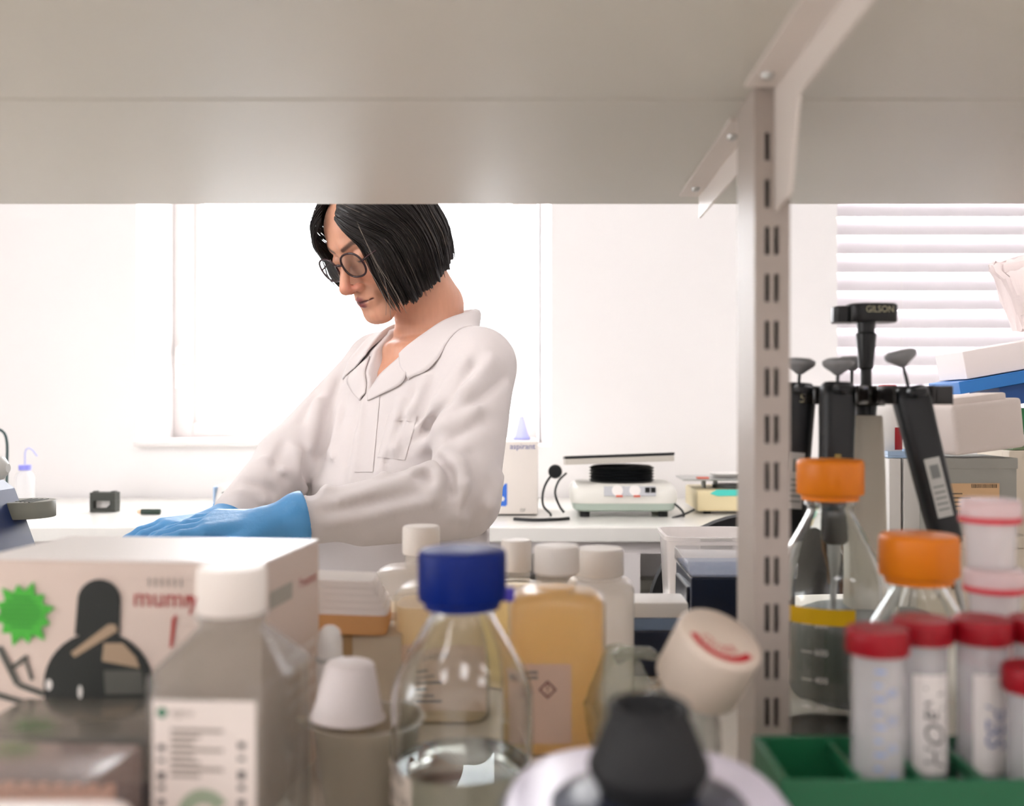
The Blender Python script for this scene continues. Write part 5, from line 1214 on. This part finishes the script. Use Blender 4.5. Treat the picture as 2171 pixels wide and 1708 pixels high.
# --- trousers and shoes (below the bench top)
gx = np.arange(-.40, .03, .012), np.arange(1.42, 1.86, .012), np.arange(.05, .95, .012); G = grid(*gx)
d = torso(G, [(.78, .15, .112, .045), (.94, .135, .105, .04)])
for s in (-1, 1):
    hp, kn, an = t2w(.07*s, .04, .82), t2w(.085*s, .02, .46), t2w(.085*s, -.02, .09); d = smin(d, smin(s_cap(G, hp, kn, .088, .070), s_cap(G, kn, an, .068, .058), .02), .02)
V, Fq = nets(d.astype(F32), *gx); np_mesh('trousers', V, Fq, mat('dark_trousers', (46, 50, 60), .85), person, smooth=1)
for s in (-1, 1):
    m = MB(); c = t2w(.088*s, .035, 0); M = Matrix.Translation((c[0], c[1], 0)) @ Matrix.Rotation(math.atan2(TF[1], TF[0]), 4, 'Z')
    m.loft([rsq(.130, .045, 2.6, 36, .0), rsq(.132, .047, 2.6, 36, .02), rsq(.128, .044, 2.6, 36, .045), rsq(.085, .042, 2.4, 36, .075, cx=-.04), rsq(.055, .042, 2.2, 36, .10, cx=-.062)], M=M); m.build('shoe', mat('dark_leather', (34, 32, 32), .5), person, 50)
# --- hair: a bob of overlapping locks, in head axes
def nrm(v): v = np.asarray(v, float); return v/np.linalg.norm(v)
rsh = np.random.RandomState(11)
ph_tab = rsh.uniform(-1, 1, 400)
def vn(t, tab=ph_tab): i = int(math.floor(t)); fr = t-i; fr = fr*fr*(3-2*fr); return tab[i % 400]*(1-fr)+tab[(i+1) % 400]*fr
PH0, PH1 = 41, 318
def strand(phi, t, **k): return (strand_raw(phi, max(0, t-.09), **k)+2*strand_raw(phi, t, **k)+strand_raw(phi, min(1, t+.09), **k))/4
def strand_raw(phi, t, lift=0.0, jit=0.0, lenj=0.0):
    """phi degrees from the face (positive to her left), t 0 parting .. 1 tip"""
    a = math.radians(phi); back = .5-.5*math.cos(math.radians((phi-PH0)/(PH1-PH0)*360))   # 0 at both front edges, 1 at the back
    side = 1 if phi < 180 else -1
    d0 = nrm((.10+side*.03, -.86+1.02*min(1, back*1.5), .50+.5*min(1, back*2.5))); d1 = nrm((math.sin(a), -math.cos(a), -.12))
    lift += .012*max(0, min(1, (phi-265)/25)); rx, rz = .084+lift, .106+lift; ry = (.102 if math.cos(a) > 0 else .111)+lift
    c = np.array((0, .010, .022)); T1 = .52
    if t < T1:
        s = t/T1; s = s**.9; om = math.acos(max(-1, min(1, float(d0@d1)))); d = (math.sin((1-s)*om)*d0+math.sin(s*om)*d1)/math.sin(om); p = c+d*np.array((rx, ry, rz))
        bulge = 1+.05*math.sin(s*math.pi); p = c+(p-c)*bulge
    else:
        s = (t-T1)/(1-T1); p = c+d1*np.array((rx, ry, rz)); zend = (-.112+.030*back if side > 0 else -.070+.0*back)+lenj
        if side < 0: zend = -.072-.02*back
        k = 1+.075*math.sin(min(1, s*1.25)*math.pi)-.13*s*s
        z_ = p[2]+(zend-p[2])*s; p = np.array((c[0]+(p[0]-c[0])*k, c[1]+(p[1]-c[1])*k, z_))
    cl = (.0042*vn(phi*.22)+.0024*vn(phi*.9+37)+jit)*(.25+.75*t); r = p-c; r[2] *= .3; n_ = np.linalg.norm(r)
    if n_ > 1e-6: p = p+r/n_*cl
    return p
def hair_shell(a0, a1, n, nt_, thick):
    out = []; inn = []
    for i in range(n+1):
        lj = .0035*vn((a0+(a1-a0)*i/n)*.5+9)
        for j in range(nt_+1):
            e1 = a1+4-50*min(1, max(0, j/nt_-.30)/.30); phi = a0+(e1-a0)*i/n; p = strand(phi, j/nt_, lenj=lj); out.append(h2w(p)); c = np.array((0, .010, p[2]*.6+.004)); inn.append(h2w(c+(p-c)*(1-thick)))
    N = nt_+1; K = len(out); fs = []
    for i in range(n):
        for j in range(nt_): q = (i*N+j, (i+1)*N+j, (i+1)*N+j+1, i*N+j+1); fs.append(q); fs.append(tuple(x+K for x in q[::-1]))
    for i in range(n): fs.append((i*N+nt_, (i+1)*N+nt_, (i+1)*N+nt_+K, i*N+nt_+K)); fs.append((i*N, (i+1)*N, (i+1)*N+K, i*N+K))
    for i in (0, n):
        for j in range(nt_): fs.append((i*N+j, i*N+j+1, i*N+j+1+K, i*N+j+K))
    return [tuple(p) for p in out+inn], fs
HAIRM = mat('dark_hair', (24, 17, 15), .38, spec=.5); GREYH = mat('grey_hair', (120, 108, 98), .4)
hm = MB(); hm.add(*hair_shell(PH0+2, PH1-38, 220, 44, .16))
for k in range(900):
    u_ = rsh.uniform(0, 1); phi = PH0+(PH1-PH0)*u_; jit = rsh.uniform(-.001, .0035); lj = rsh.normal()*.006
    fr_ = rsh.uniform() < .15
    if fr_: phi = rsh.uniform(PH1-58, PH1-15) if rsh.uniform() < .8 else rsh.uniform(PH1-15, PH1); jit = rsh.uniform(-.004, .012)
    elif rsh.uniform() < .2: phi = rsh.uniform(PH0-5, PH0+12)
    t1 = rsh.uniform(.45, .98) if fr_ else rsh.uniform(.85, 1.0); t0 = rsh.uniform(0, .3); dph = rsh.normal()*4; pts = []
    for j in range(12):
        t = t0+(t1-t0)*j/11; pts.append(Vector(h2w(strand(phi+dph*t, t, jit=jit, lenj=lj, lift=.0008))))
    grey = rsh.uniform() < (.10 if phi < 80 else .03); r = .00042 if grey else rsh.uniform(.0005, .0010)*(.7 if fr_ else 1)
    hm.tube(pts, [r]*10+[r*.7, r*.3], 4, mi=1 if grey else 0, cap=False)
# loose hairs over the cheek
for (pts) in ([(757, 470), (790, 545), (815, 590), (826, 640), (829, 676)], [(760, 480), (800, 560), (840, 620), (862, 664)], [(775, 560), (800, 600), (819, 640), (818, 668)]):
    w3 = [Vector(P(px, py, 1.475+.0*i)) for i, (px, py) in enumerate(pts)]; hm.tube(w3, [.00032]*len(w3), 4, mi=1, cap=False)
hair = hm.build('hair', [HAIRM, GREYH], person, 180, recalc=False)
# --- glasses in head axes
GM = mat('dark_tortoise', (46, 22, 26), .25); LENS = clear('spectacle_lens', (.90, .91, .91), 1.6, .02)
gr = MB(); tiltm = lambda x, z, y0: h2w((x, y0+.10*abs(x)-(z+.012)*.14, z))
def rim_pts(s, n=36, k=1.0):
    out = []
    for i in range(n):
        a = 2*math.pi*i/n; c, s_ = math.cos(a), math.sin(a); out.append((s*.0335+k*.0245*math.copysign(abs(c)**.85, c), -.0070+k*.0215*math.copysign(abs(s_)**.85, s_)))
    return out
YG = -.1035
for s in (1, -1):
    pts = [Vector(tiltm(x, z, YG)) for x, z in rim_pts(s)]; N = len(pts); secs = []
    for i in range(N):
        t = (pts[(i+1) % N]-pts[i-1]).normalized(); nn = Vector(HR@np.array((0, -1, 0))); b_ = t.cross(nn).normalized(); nn = b_.cross(t)
        secs.append([pts[i]+(b_*math.cos(q*math.pi/4)+nn*math.sin(q*math.pi/4))*.0017 for q in range(8)])
    gr.loft(secs+[secs[0]], cap0=False, cap1=False)
gr.tube([Vector(tiltm(-.0105, -.004, YG)), Vector(tiltm(-.004, .0005, YG-.003)), Vector(tiltm(.004, .0005, YG-.003)), Vector(tiltm(.0105, -.004, YG))], .0015, 8)
for s in (1, -1): gr.tube([Vector(tiltm(s*.0565, -.004, YG)), Vector(h2w((s*.0585, -.086, -.001))), Vector(h2w((s*.066, -.01, .003))), Vector(h2w((s*.078, .018, -.004))), Vector(h2w((s*.076, .03, -.02)))], .0014, 8)
gl = gr.build('glasses_frame', GM, person, 60); gl['label'] = 'dark rimmed glasses'
for s in (1, -1):
    m = MB(); p = [tuple(tiltm(x, z, YG)) for x, z in rim_pts(s, 36, .97)]; q = [tuple(np.array(v)+HR@np.array((0, -.0012, 0))) for v in p]; n = len(p)
    m.add(p+q, [tuple(range(n)), tuple(range(2*n-1, n-1, -1))]+[(i, (i+1) % n, (i+1) % n+n, i+n) for i in range(n)]); m.build('lens', LENS, gl)
